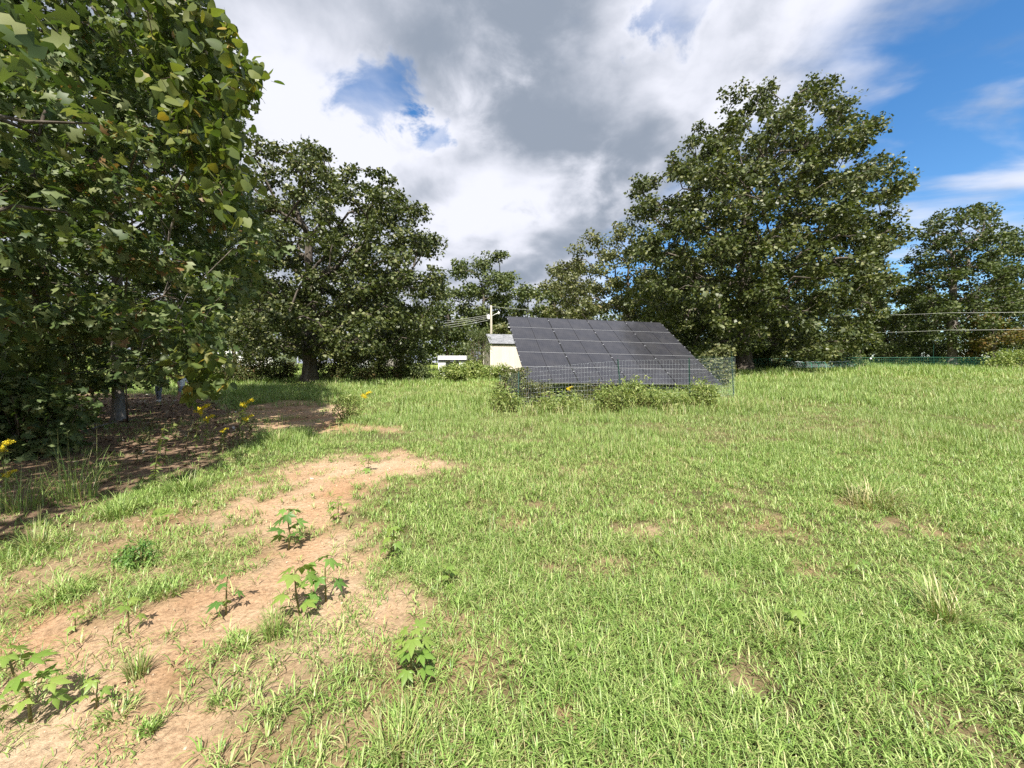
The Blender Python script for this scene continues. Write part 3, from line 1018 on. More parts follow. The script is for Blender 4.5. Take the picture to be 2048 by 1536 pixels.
# trees along the edges of the field
BG = [
    # label, base px, D, rows, mat, trunk r, nclump, seed
    ('rounded mid-green tree rising behind the utility pole', 965, 48, [(512, 930, 1010), (535, 905, 1042), (570, 895, 1050), (620, 890, 1055), (690, 905, 1050)], 'mid', 0.22, 170),
    ('small leafy tree between the utility pole and the spreading oak', 895, 44, [(555, 870, 905), (590, 858, 925), (640, 852, 940), (700, 862, 940)], 'mid', 0.14, 110),
    ('pale-leaved tree with uneven top left of the largest oak', 1255, 40, [(450, 1235, 1275), (480, 1175, 1300), (520, 1125, 1310), (580, 1100, 1320), (640, 1095, 1320), (700, 1120, 1310)], 'pale', 0.26, 240),
    ('pale sparse tree rising left of the tall pale-leaved tree', 1110, 50, [(525, 1115, 1160), (555, 1085, 1180), (600, 1075, 1190), (690, 1085, 1190)], 'pale', 0.18, 110),
    ('low dense tree directly above the top edge of the panels', 1065, 46, [(568, 1040, 1100), (600, 1025, 1120), (650, 1020, 1130), (700, 1030, 1125)], 'mid', 0.15, 110),
    ('yellowing tree just behind the shed roof', 1005, 40, [(640, 995, 1030), (660, 985, 1045), (690, 985, 1050), (720, 990, 1045)], 'pale', 0.10, 70),
    ('pale tree peeking out behind the right side of the largest oak', 1755, 40, [(520, 1740, 1770), (550, 1720, 1800), (600, 1705, 1815), (650, 1700, 1810), (705, 1710, 1790)], 'pale', 0.2, 130),
    ('tall grey-trunked tree at the right edge of the picture', 1902, 34, [(412, 1900, 1985), (445, 1865, 2010), (490, 1850, 2025), (540, 1838, 2040), (590, 1835, 2045), (640, 1840, 2030), (680, 1850, 2000)], 'wood_dark', 0.30, 260),
    ('large dark tree cut off by the right picture edge', 2090, 36, [(430, 2050, 2140), (470, 2015, 2190), (530, 2000, 2220), (600, 1995, 2220), (690, 2000, 2200)], 'wood_dark', 0.3, 220),
    ('slim tree with a straight trunk behind the wire hoops', 1718, 38, [(590, 1690, 1740), (620, 1670, 1765), (660, 1665, 1770), (690, 1680, 1760)], 'mid', 0.16, 90),
    ('dark tree right of the slim straight-trunked tree', 1765, 44, [(600, 1755, 1810), (630, 1740, 1840), (670, 1740, 1845), (712, 1755, 1830)], 'wood_dark', 0.18, 90),
    ('dark bushy tree in the gap left of the grey-trunked tree', 1835, 50, [(598, 1815, 1880), (620, 1795, 1900), (660, 1790, 1905), (715, 1800, 1895)], 'wood_dark', 0.18, 110),
    ('orange-tinged small tree near the right picture edge', 1985, 32, [(640, 1970, 2005), (655, 1955, 2030), (685, 1950, 2040), (712, 1965, 2030)], 'orange', 0.10, 60),
    ('young leafy tree under the right side of the largest oak', 1560, 40, [(640, 1530, 1600), (670, 1510, 1640), (705, 1510, 1650), (728, 1520, 1640)], 'mid', 0.12, 110),
    ('shaded tree behind the trunk of the largest oak', 1450, 46, [(600, 1400, 1520), (640, 1380, 1550), (690, 1385, 1555), (725, 1400, 1540)], 'wood_dark', 0.2, 130),
    ('dark tree behind the left side of the largest oak crown', 1395, 52, [(470, 1350, 1450), (530, 1310, 1490), (610, 1300, 1500), (700, 1320, 1490)], 'wood_dark', 0.22, 190),
    ('dark tree behind the right side of the largest oak crown', 1610, 52, [(480, 1560, 1670), (540, 1530, 1700), (620, 1520, 1710), (710, 1540, 1700)], 'wood_dark', 0.22, 190),
    ('dim tree behind the upper edge of the panels beside the largest oak', 1330, 46, [(560, 1290, 1370), (610, 1265, 1400), (690, 1270, 1400), (725, 1280, 1390)], 'wood_dark', 0.2, 130),
    ('light green tree left of the spreading oak', 470, 46, [(545, 430, 520), (580, 400, 545), (630, 385, 555), (690, 400, 545)], 'pale', 0.2, 150),
    ('tree seen through the right part of the near leaves', 350, 42, [(500, 290, 400), (550, 250, 430), (620, 240, 435), (700, 255, 420)], 'mid', 0.2, 150),
    ('tree seen beyond the near tree trunks', 160, 40, [(480, 90, 230), (550, 50, 270), (640, 45, 280), (715, 60, 260)], 'mid', 0.22, 160),
    ('tree at the far left behind the dark bush', -20, 36, [(480, -90, 60), (560, -130, 90), (650, -130, 90), (720, -110, 70)], 'mid', 0.22, 150),
    ('dark tree behind the right side of the spreading oak', 760, 44, [(560, 720, 830), (610, 690, 860), (660, 690, 865), (705, 700, 850)], 'wood_dark', 0.2, 150),
    ('dark tree behind the trunk of the spreading oak', 640, 50, [(570, 590, 690), (620, 560, 720), (680, 560, 720), (712, 580, 710)], 'wood_dark', 0.2, 120),
]
for i, (lab, bx, D, rows, mat, tr, nc) in enumerate(BG):
    k = D / 40.0
    make_tree('tree', lab, 'tree', bx, D, rows, 0, 0.25 * k, 52, 0.66 * k ** 0.8, int(nc * 1.6), tr, mat, 'bark_grey' if 'grey' in lab or 'slim' in lab else 'bark',
              seed=100 + i * 7, group='trees around the field', shell=0.5, top_frac=0.7, r_tip=0.025, bough=1.95 * k, min_r=0.48 * k)

# the near oaks on the left
CAN = np.array([(-900, -900), (300, -900), (350, -300), (395, 0), (440, 60), (465, 110), (490, 160), (480, 240), (485, 330), (505, 420), (522, 500), (512, 560),
                (480, 600), (440, 640), (430, 690), (425, 725), (360, 742), (290, 752), (200, 772), (100, 784), (0, 800), (-900, 830)], float)


def near_tree(label, trunk_xy, r_trunk, cands, nclump, clump_r, per, size, seed, bark, top, split=0, mat='oak_near', tmpl=LEAF_OAK, name='oak_tree', lean=(0, 0), up=0.7, min_r=None):
    base = np.array([*trunk_xy, float(gz(*trunk_xy))])
    axis = np.array([base[0], base[1], cands[:, 2].mean()])
    cands = boughs(cands, 1.0, 0.80, 24, seed + 2, axis, 0.5, 600)
    if 'slim' in label or 'thick' in label:
        u_ = cands[:, 0] / cands[:, 1] * FPX + 1024; v_ = 750 - (cands[:, 2] - CAM_H) / cands[:, 1] * FPX
        cands = cands[(sd_poly(u_, v_, CAN) < 6) & (cands[:, 1] > 5.9) & (np.hypot(cands[:, 0], cands[:, 1]) > 7.2)]
    cen = poisson(cands, min_r or clump_r * 0.78, nclump)
    root = thing(name, label, 'tree', base, 'oaks at the left')
    P, par, rad = skeleton(base, cen, base[2] + top, r_trunk, lean, 0.008, seed, 0.12)
    limbs_mesh('trunk', P, par, rad, M[bark]).build('trunk', M[bark], root, True)
    rg = np.random.default_rng(seed + 3)
    pos, B, sc = clump_leaves(cen, clump_r * rg.uniform(0.6, 1.3, len(cen)), per, size, tmpl, seed + 4, 0.6, up, 0.35, 0.2)
    split_leaves(root, base, pos, B, sc, tmpl, mat, split, 'crown')
    return root, cen


def split_leaves(root, base, pos, B, sc, tmpl, mat, split, rest_name):
    """the nearest leaves in view become objects of their own, the rest one crown"""
    sel = np.zeros(len(pos), bool)
    if split:
        d = np.linalg.norm(pos - np.array([0, 0, CAM_H]), axis=1)
        u = pos[:, 0] / pos[:, 1] * FPX + 1024
        v = 750 - (pos[:, 2] - CAM_H) / pos[:, 1] * FPX
        d = np.where((u > 5) & (u < 2040) & (v > 5) & (v < 1530) & (pos[:, 1] > 0.5), d, 1e6) / sc
        idx = np.argsort(d)[:split]
        sel[idx] = True
        me = new_mesh('leaf', tmpl[0], tmpl[1], M[mat])
        from mathutils import Matrix
        for i in idx:
            o = bpy.data.objects.new('leaf', me)
            C.objects.link(o); o.parent = root
            m4 = Matrix([list(B[i][0] * sc[i]) + [pos[i][0] - base[0]], list(B[i][1] * sc[i]) + [pos[i][1] - base[1]],
                         list(B[i][2] * sc[i]) + [pos[i][2] - base[2]], [0, 0, 0, 1]])
            o.matrix_basis = m4
    V, F = scatter(tmpl[0], tmpl[1], (pos - base)[~sel], B[~sel], sc[~sel])
    o = link(rest_name, new_mesh(rest_name, V, F, M[mat]), root)
    if split:
        o['kind'] = 'stuff'
    return o


def canopy_cands(poly, y0, y1, n, seed, pxr, pyr):
    rg = np.random.default_rng(seed)
    px = rg.uniform(*pxr, n); py = rg.uniform(*pyr, n); y = rg.uniform(y0, y1, n)
    ins = sd_poly(px, py, poly) < 0
    px, py, y = px[ins], py[ins], y[ins]
    u = np.array([ray(a, b) for a, b in zip(px, py)])
    return np.stack([u[:, 0] * y, y, CAM_H + u[:, 1] * y], -1)


cand = canopy_cands(CAN, 5.6, 14.5, 30000, 41, (-500, 520), (-700, 830))
cand = cand[(cand[:, 2] < 13.5) & (cand[:, 2] > gz(cand[:, 0], cand[:, 1]) + 0.8)]
TA, TB, TC = np.array([-12.3, 10.5]), np.array([-9.75, 9.9]), np.array([-9.2, 3.1])
dA = np.hypot(*(cand[:, :2] - TA).T); dB = np.hypot(*(cand[:, :2] - TB).T)
rc = np.hypot(cand[:, 0] + 10.5, cand[:, 1] - 9.0)
ok = rc < 6.8
isB = dB < dA + 0.4
near_tree('near oak with the thick dark trunk at the left', TA, 0.205, cand[ok & ~isB], 620, 0.40, 40, 0.17, 51, 'bark', 7.5, min_r=0.235)
near_tree('near oak with the slim pale trunk beside the thick dark one', TB, 0.115, cand[ok & isB], 1150, 0.37, 42, 0.16, 52, 'bark_grey', 6.5, 300, min_r=0.2)
rg = np.random.default_rng(77)
n = 6000
cc = np.stack([rg.uniform(-14, -4.0, n), rg.uniform(-2.5, 6.2, n), rg.uniform(1.9, 9.0, n)], -1)
px_ = np.where(cc[:, 1] > 0.3, cc[:, 0] / np.maximum(cc[:, 1], 0.3) * FPX + 1024, -999)
cc = cc[(((cc[:, 0] + 8.0) / 3.9) ** 2 + ((cc[:, 1] - 1.6) / 4.4) ** 2 + ((cc[:, 2] - 4.0) / 2.7) ** 2 < 1) & (px_ < 60)]
near_tree('oak whose branches reach in over the left picture edge', TC, 0.2, cc, 300, 0.55, 36, 0.20, 53, 'bark', 3.8, min_r=0.34)

# heart-leaved vine draped over the right side of the near oaks
VINE_UP = np.array([(250, -200), (390, -60), (405, 0), (450, 30), (475, 90), (530, 140), (522, 195), (490, 215), (485, 300), (490, 380), (478, 430), (430, 420), (390, 340), (330, 230), (290, 60)], float)
VINE_LO = np.array([(345, 715), (400, 700), (440, 720), (440, 790), (395, 800), (380, 750)], float)
vc = np.concatenate([canopy_cands(VINE_UP, 5.4, 6.6, 2500, 61, (250, 540), (-200, 440)), canopy_cands(VINE_LO, 5.8, 6.4, 900, 62, (330, 440), (700, 800))])
vc = vc[np.random.default_rng(5).permutation(len(vc))]
vcen = poisson(vc, 0.24, 120)
vb = np.array([-9.2, 9.55, float(gz(-9.2, 9.55))])
vine = thing('climbing_vine', 'heart-leaved vine with yellowing leaves draped over the near oak', 'vine', vb)
P, par, rad = skeleton(vb, vcen, vb[2] + 5.0, 0.022, (1.9, -1.6), 0.004, 64, 0.25)
limbs_mesh('stem', P, par, rad, M['twig'], 1.1, 4).build('stem', M['twig'], vine, True)
pos, B, sc = clump_leaves(vcen, np.full(len(vcen), 0.21), 11, 0.14, LEAF_HEART, 66, 1.0, 0.15, 1.2, 0.3)
split_leaves(vine, vb, pos, B, sc, LEAF_HEART, 'heart', 300, 'foliage')

# ------------------------------------------------------------------ solar array


def rotmat(x, y, z):
    return np.stack([x, y, z], axis=1)


def build_array():
    BL, BR = at(1056.7, 764.9, 14.1), at(1450.6, 768.9, 15.5)
    TL, TR = at(1011.4, 632.4, 18.5), at(1315.2, 645.1, 19.9)
    W = ((BR - BL) + (TR - TL)) / 2
    S = ((TL - BL) + (TR - BR)) / 2
    ctr = (BL + BR + TL + TR) / 4
    wl, sl = np.linalg.norm(W), np.linalg.norm(S)
    ex = W / wl
    ez = np.cross(ex, S / sl); ez /= np.linalg.norm(ez)
    ey = np.cross(ez, ex)
    O = ctr - ex * wl / 2 - ey * sl / 2
    Rm = rotmat(ex, ey, ez)
    gx, gy = ctr[0], ctr[1]
    root = thing('solar_array', 'tilted ground-mounted array of twenty black solar panels', 'solar panels', (gx, gy, float(gz(gx, gy))))
    off = np.array(root.location)
    NC, NR = 4, 5
    gapx, gapy = 0.022, 0.034
    pw = (wl - gapx * (NC - 1)) / NC; ph = (sl - gapy * (NR - 1)) / NR
    th, fw = 0.035, 0.014
    # one panel: frame ring, and glass with a gap across its middle
    fr = MB()
    fr.box((pw / 2, fw / 2, -th / 2), (pw, fw, th)); fr.box((pw / 2, ph - fw / 2, -th / 2), (pw, fw, th))
    fr.box((fw / 2, ph / 2, -th / 2), (fw, ph - 2 * fw, th)); fr.box((pw - fw / 2, ph / 2, -th / 2), (fw, ph - 2 * fw, th))
    frame = fr.mesh('panel', M['black_frame'])
    gl = MB()
    hw_ = (pw - 2 * fw) / 2
    gl.box((fw + hw_ / 2 - 0.004, ph / 2, -0.0095), (hw_ - 0.010, ph - 2 * fw - 0.004, 0.012))
    gl.box((fw + hw_ * 1.5 + 0.004, ph / 2, -0.0095), (hw_ - 0.010, ph - 2 * fw - 0.004, 0.012))
    glass = gl.mesh('glass', M['pv'])
    uv = glass.uv_layers.new(name='UVMap')
    co = np.array([v.co[:] for v in glass.vertices])
    for l in glass.loops:
        uv.data[l.index].uv = co[l.vertex_index][:2]
    bk = MB(); bk.box((pw / 2, ph / 2, -0.023), (pw - 2 * fw - 0.004, ph - 2 * fw - 0.004, 0.006))
    back = bk.mesh('backsheet', M['black_frame'])
    cl = MB(); cl.box((0, 0, 0.004), (0.045, 0.05, 0.012)); cl.tube([(0, 0, 0.008), (0, 0, 0.018)], 0.009, 6)
    clamp = cl.mesh('clamp', M['alu'])
    from mathutils import Matrix
    R4 = Matrix([list(r) + [0] for r in Rm] + [[0, 0, 0, 1]])
    for r in range(NR):
        for c in range(NC):
            p = O + ex * (c * (pw + gapx)) + ey * (r * (ph + gapy)) + ez * rng.uniform(-0.002, 0.002)
            o = link('panel', frame, root)
            o.matrix_basis = Matrix.Translation(Vector(p - off)) @ R4
            link('glass', glass, o); link('backsheet', back, o)
    for r in range(NR):
        for c in range(NC + 1):
            for f in (0.28, 0.72) if c in (0, NC) else (0.72,):
                x = c * (pw + gapx) - gapx / 2 + (0.012 if c == 0 else (-0.012 if c == NC else 0))
                p = O + ex * x + ey * (r * (ph + gapy) + ph * f) + ez * 0.003
                o = link('clamp', clamp, root); o.matrix_basis = Matrix.Translation(Vector(p - off)) @ R4
    for c in range(NC * 2):
        p = O + ex * ((c + 0.5) * wl / (NC * 2)) + ey * (sl + 0.012)
        o = link('clamp', clamp, root); o.matrix_basis = Matrix.Translation(Vector(p - off)) @ R4
    # bright rails showing in the gaps between the rows, and the bottom lip
    for r in range(NR + 1):
        y = r * (ph + gapy) - gapy / 2
        mb = MB()
        if 0 < r < NR:
            mb.box(O + ex * wl / 2 + ey * y + ez * (-0.016), (wl, gapy * 0.55, 0.03), Rm)
        else:
            yy = -0.004 if r == 0 else sl + 0.004
            mb.box(O + ex * wl / 2 + ey * yy + ez * (-0.02), (wl, 0.006, 0.034), Rm)
        mb.build('row_trim', M['alu'] if r < NR else M['black_frame'], root)
    for k in range(5):
        mb = MB(); mb.box(O + ex * (wl * (0.06 + 0.22 * k)) + ey * sl / 2 + ez * (-0.085), (0.045, sl * 0.98, 0.09), Rm)
        mb.build('rail', M['steel'], root)
    for f in (0.16, 0.80):
        mb = MB(); mb.box(O + ex * wl / 2 + ey * sl * f + ez * (-0.185), (wl * 0.98, 0.09, 0.09), Rm)
        mb.build('cross_beam', M['black_frame'], root)
        for k in range(4):
            p = O + ex * (wl * (0.10 + 0.265 * k)) + ey * sl * f + ez * (-0.2)
            g_ = float(gz(p[0], p[1]))
            mb = MB(); mb.tube([(p[0], p[1], g_ - 0.3), (p[0], p[1], p[2] + 0.05)], 0.045, 10)
            mb.build('post', M['black_frame'], root)
    # floodlight bolted to the left edge
    p = O + ey * (sl * 0.775) - ex * 0.07
    mb = MB(); mb.box(p, (0.11, 0.05, 0.10), Rm); mb.box(p + ex * 0.05 - ez * 0.05, (0.03, 0.03, 0.12), Rm)
    lamp = mb.build('floodlight', M['black_frame'], root)
    mb = MB(); mb.box(p + ez * 0.053 , (0.085, 0.045, 0.012), Rm)
    mb.build('lens', M['white_metal'], lamp)
    # inverter boxes hanging in the shade below the rack
    for k, (f, w_) in enumerate([(0.11, 0.35), (0.40, 0.5), (0.78, 0.3)]):
        p = O + ex * wl * f + ey * sl * 0.10 - ez * 0.30
        mb = MB(); mb.box((p[0], p[1] + 0.35, float(gz(p[0], p[1])) + 0.34), (w_, 0.18, 0.34))
        mb.build('junction_box', M['black_frame'], root)
    return O, ex, ey, ez, wl, sl


build_array()

# ------------------------------------------------------------------ wire fence in front of the panels


def mesh_strip(mb, pts, z0s, z1s, sx, sz, r):
    """welded wire between posts: pts are ground (x, y) polyline points"""
    pts = np.asarray(pts, float)
    seg = np.linalg.norm(np.diff(pts, axis=0), axis=1)
    cum = np.concatenate([[0], np.cumsum(seg)])
    L_ = cum[-1]

    def pt(s, f):
        x = np.interp(s, cum, pts[:, 0]); y = np.interp(s, cum, pts[:, 1])
        a = np.interp(s, cum, z0s); b = np.interp(s, cum, z1s)
        bul = 0.015 * math.sin(s * 2.7) * math.sin(PI * f)
        return np.array([x, y + bul, a + (b - a) * f])
    nz = int(round(float(np.mean(np.asarray(z1s) - np.asarray(z0s))) / sz))
    ns = int(L_ / 0.35) + 1
    for k in range(nz + 1):
        mb.tube([pt(L_ * i / ns, k / nz) for i in range(ns + 1)], r, 4, False)
    nv = int(L_ / sx)
    for i in range(nv + 1):
        s = L_ * i / nv
        mb.tube([pt(s, 0), pt(s, 0.5), pt(s, 1)], r * 0.85, 3, False)


def t_post(name, parent, x, y, h, mat='post_green', lean=(0, 0), cap=True):
    g_ = float(gz(x, y))
    mb = MB()
    top = np.array([x + lean[0], y + lean[1], g_ + h])
    b = np.array([x, y, g_ - 0.25])
    d = (top - b) / np.linalg.norm(top - b)
    a = np.cross(d, [0, 1, 0]); a /= np.linalg.norm(a)
    c = np.cross(d, a)
    Rm = np.stack([a, c, d], 1)
    mid = (top + b) / 2; L_ = np.linalg.norm(top - b)
    mb.box(mid, (0.036, 0.006, L_), Rm); mb.box(mid + c * 0.0165, (0.006, 0.027, L_ - 0.002), Rm)
    for i in range(int(L_ / 0.12)):
        mb.box(b + d * (0.3 + i * 0.12) - c * 0.006, (0.014, 0.006, 0.02), Rm)
    if cap:
        mb.box(top + d * 0.008, (0.042, 0.042, 0.014), Rm)
    return mb.build(name, M[mat], parent)


def build_fence():
    A = at(1036, 760, 11.9); A2 = at(1000, 760, 13.6)
    pl = [(A2[0], A2[1]), (A[0] , A[1]), (at(1060, 760, 11.5)[0], 11.5), (at(1247, 760, 11.45)[0], 11.45), (at(1382, 760, 11.5)[0], 11.5), (7.55, 13.55)]
    tops = [at(1000, 752, 13.6)[2], at(1036, 746, 11.9)[2], at(1060, 736, 11.5)[2], at(1247, 721, 11.45)[2], at(1382, 719, 11.5)[2], at(1467, 715, 13.55)[2]]
    g_ = [float(gz(*p)) for p in pl]
    root = thing('wire_fence', 'welded wire fence on green posts in front of the solar panels', 'fence', (pl[3][0], pl[3][1], g_[3]))
    mb = MB()
    mesh_strip(mb, pl, [z + 0.03 for z in g_], tops, 0.09, 0.115, 0.0010)
    o = mb.build('wire_mesh', M['wire'], root); o['kind'] = 'stuff'
    for i, (x, y) in enumerate(pl):
        if i == 2:
            continue
        t_post('post', root, x, y + 0.03, tops[i] - g_[i] + 0.02, lean=[(0.0, 0), (0.02, 0), (0, 0), (-0.16, 0), (-0.05, 0), (-0.10, 0)][i])
    # the far side, coming back behind the panels
    root2 = thing('wire_fence', 'short return of green wire fence at the right end of the panels', 'fence', (7.6, 13.75, float(gz(7.6, 13.75))))
    pl2 = [(7.62, 13.7), (8.55, 19.5)]
    g2 = [float(gz(*p)) for p in pl2]
    mb = MB(); mesh_strip(mb, pl2, [z + 0.03 for z in g2], [g2[0] + 1.38, g2[1] + 1.35], 0.11, 0.13, 0.0010)
    o = mb.build('wire_mesh', M['wire_green'], root2); o['kind'] = 'stuff'
    t_post('post', root2, 8.55, 19.5, 1.45)


build_fence()

# ------------------------------------------------------------------ shed


def build_shed():
    D = 30.0
    c0 = at(981.7, 738, D)                      # near front corner at ground level
    g_ = float(gz(c0[0], D))
    ang = R(14)
    ex = np.array([math.cos(ang), math.sin(ang), 0])    # along the front wall, to the right and away
    ey = np.array([-math.sin(ang), math.cos(ang), 0])   # into the shed
    ez = np.array([0, 0, 1.0])
    Rm = rotmat(ex, ey, ez)
    wid, dep = 3.7, 3.0
    z0 = g_ + 0.16
    hw = at(981.7, 687, D)[2] - z0
    O = np.array([c0[0], D, z0])
    root = thing('shed', 'small cream board-sided shed with grey shingle roof behind the panels', 'shed', (O[0], O[1], g_))
    hr = 0.80

    def W(x, y, z):
        return O + ex * x + ey * y + ez * z
    # board-and-groove front and back walls: narrow boards separated by recessed grooves
    nb = 18
    bw = wid / nb
    for nm, y, sgn in (('wall', 0.0, -1), ('wall', dep, 1)):
        mb = MB()
        mb.box(W(wid / 2, y - sgn * 0.03, hw / 2), (wid - 0.02, 0.03, hw), Rm)
        for i in range(nb):
            mb.box(W((i + 0.5) * bw, y - sgn * 0.008, hw / 2), (bw - 0.012, 0.016, hw - 0.004), Rm)
        mb.build(nm, M['cream'], root)
    # gable walls
    for x in (0.0, wid):
        sg = -1 if x == 0 else 1
        mb = MB()
        pts = [W(x - sg * 0.015, 0.05, 0), W(x - sg * 0.015, dep - 0.05, 0), W(x - sg * 0.015, dep - 0.05, hw), W(x - sg * 0.015, dep / 2, hw + hr - 0.04), W(x - sg * 0.015, 0.05, hw)]
        q = [p - ex * sg * 0.03 for p in pts]
        mb.add(pts + q, [(0, 1, 2, 3, 4), (9, 8, 7, 6, 5)] + [(i, (i + 1) % 5, 5 + (i + 1) % 5, 5 + i) for i in range(5)])
        nb2 = 14
        for i in range(nb2):
            yy = (i + 0.5) * dep / nb2
            h = hw + hr * (1 - abs(yy - dep / 2) / (dep / 2)) - 0.11
            mb.box(W(x - sg * 0.004, yy, h / 2), (0.016, dep / nb2 - 0.012, h), Rm)
        mb.build('gable_wall', M['cream'], root)
    for x in (0.0, wid):
        for y in (0.0, dep):
            mb = MB(); mb.box(W(x + (-0.012 if x == 0 else 0.012), y + (-0.012 if y == 0 else 0.012), hw / 2 - 0.01), (0.09, 0.09, hw + 0.02), Rm)
            mb.build('corner_trim', M['cream_trim'], root)
    # roof: two slabs with overhang, dark drip edge
    oh, og = 0.10, 0.10
    sl_ = math.atan2(hr, dep / 2)
    ln = (dep / 2 + oh) / math.cos(sl_)
    for sg in (-1, 1):
        d = ey * math.cos(sl_) * sg - ez * math.sin(sl_)
        n_ = np.cross(ex, d) * (1 if sg < 0 else 1)
        n_ = n_ if n_[2] > 0 else -n_
        ridge = W(wid / 2, dep / 2, hw + hr)
        Rr = rotmat(ex, np.cross(n_, ex), n_)
        mb = MB(); mb.box(ridge + d * ln / 2 + n_ * 0.045, (wid + 2 * og, ln, 0.05), Rr)
        o = mb.build('roof', M['shingle'], root)
        me = o.data
        uv = me.uv_layers.new(name='UVMap')
        co = np.array([v.co[:] for v in me.vertices])
        a, b = co @ ex, co @ d
        for l in me.loops:
            uv.data[l.index].uv = (a[l.vertex_index], b[l.vertex_index])
        mb = MB(); mb.box(ridge + d * (ln - 0.008) + n_ * 0.0, (wid + 2 * og - 0.004, 0.02, 0.09), Rr)
        mb.build('fascia', M['black_frame'], o)
        for x in (-1, 1):
            mb = MB(); mb.box(ridge + d * ln / 2 + ex * x * (wid / 2 + og - 0.012) - n_ * 0.03, (0.022, ln - 0.03, 0.10), Rr)
            mb.build('rake_board', M['black_frame'], o)
    for x in (0.15, wid / 2, wid - 0.15):
        for y in (0.15, dep - 0.15):
            p = W(x, y, 0); gg = float(gz(p[0], p[1]))
            mb = MB(); mb.box((p[0], p[1], (gg - 0.1 + z0) / 2), (0.4, 0.2, z0 - gg + 0.1))
            mb.build('block', M['brick_grey'], root)
    for y in (0.3, dep - 0.3):
        mb = MB(); mb.box(W(wid / 2, y, -0.05), (wid - 0.1, 0.09, 0.09), Rm); mb.build('skid', M['grey_wood'], root)


build_shed()

# ------------------------------------------------------------------ pole, wires, far buildings


def catenary(p0, p1, sag, n=16):
    p0, p1 = np.asarray(p0, float), np.asarray(p1, float)
    return [p0 + (p1 - p0) * (i / n) - np.array([0, 0, sag * 4 * (i / n) * (1 - i / n)]) for i in range(n + 1)]


def build_pole():
    D = 40.0
    b = at(982.5, 700, D)
    g_ = float(gz(b[0], D))
    top = at(982.5, 611, D)[2]
    root = thing('utility_pole', 'bare wooden utility pole with white box and lamp arm behind the shed', 'utility pole', (b[0], D, g_))
    mb = MB(); mb.tube([(b[0], D, g_ - 0.3), (b[0], D, (g_ + top) / 2), (b[0], D, top)], [0.14, 0.115, 0.09], 12)
    mb.build('pole', M['pole_wood'], root, True)
    c = at(978.5, 633, D)
    mb = MB(); mb.box((c[0] - 0.05, D - 0.05, c[2] - 0.08), (0.22, 0.26, 0.38)); mb.box((c[0] - 0.03, D - 0.05, c[2] + 0.14), (0.12, 0.2, 0.1))
    for k in range(3):
        mb.tube([(c[0] - 0.14, D - 0.05, c[2] + 0.2 - 0.15 * k), (c[0] - 0.26, D - 0.05, c[2] + 0.22 - 0.15 * k)], 0.03, 6)
    mb.build('service_box', M['white_metal'], root)
    a0 = at(984, 632, D); a1 = at(997, 626, D)
    mb = MB(); mb.tube([a0, (a0 + a1) / 2 + np.array([0, 0, 0.03]), a1], 0.03, 8)
    arm = mb.build('lamp_arm', M['white_metal'], root, True)
    mb = MB(); mb.tube([a1 + np.array([0, 0, 0.14]), a1 + np.array([0.02, 0, 0.02]), a1 + np.array([0.02, 0, -0.14])], [0.05, 0.12, 0.10], 10)
    mb.build('lamp_head', M['white_metal'], arm, True)
    # service drops to the left
    for i, (y0, y1, lab) in enumerate([(630, 642, 'topmost of the four cables running left from the utility pole'),
                                       (633, 648, 'second cable from the top running left from the utility pole'),
                                       (636, 655, 'third cable from the top running left from the utility pole'),
                                       (640, 661, 'lowest of the four cables running left from the utility pole')]):
        p0 = at(978, y0, D); p1 = at(770, y1 + 6, 46); p2 = at(430, 667 + i * 5, 56)
        mb = MB(); mb.tube(catenary(p0, p1, 0.25, 8) + catenary(p1, p2, 0.2, 10)[1:], 0.016, 5)
        tag(mb.build('power_cable', M['cable']), lab, 'cable', 'cables left of the pole')
    p0 = at(983, 613, D); p1 = at(1300, 630, 62)
    mb = MB(); mb.tube(catenary(p0, p1, 0.3), 0.014, 5)
    tag(mb.build('power_cable', M['cable']), 'thin cable running right from the top of the utility pole', 'cable')
    for y0, y1, lab in [(624, 623, 'upper of the two cables crossing the trees at the right'), (659, 657, 'lower of the two cables crossing the trees at the right')]:
        p0 = at(1640, y0 + 6, 37); p1 = at(1900, (y0 + y1) / 2 + 2, 30); p2 = at(2300, y1 - 8, 26)
        mb = MB(); mb.tube(catenary(p0, p1, 0.1, 8) + catenary(p1, p2, 0.1, 8)[1:], 0.009, 5)
        tag(mb.build('power_cable', M['cable']), lab, 'cable', 'cables at the right')


build_pole()


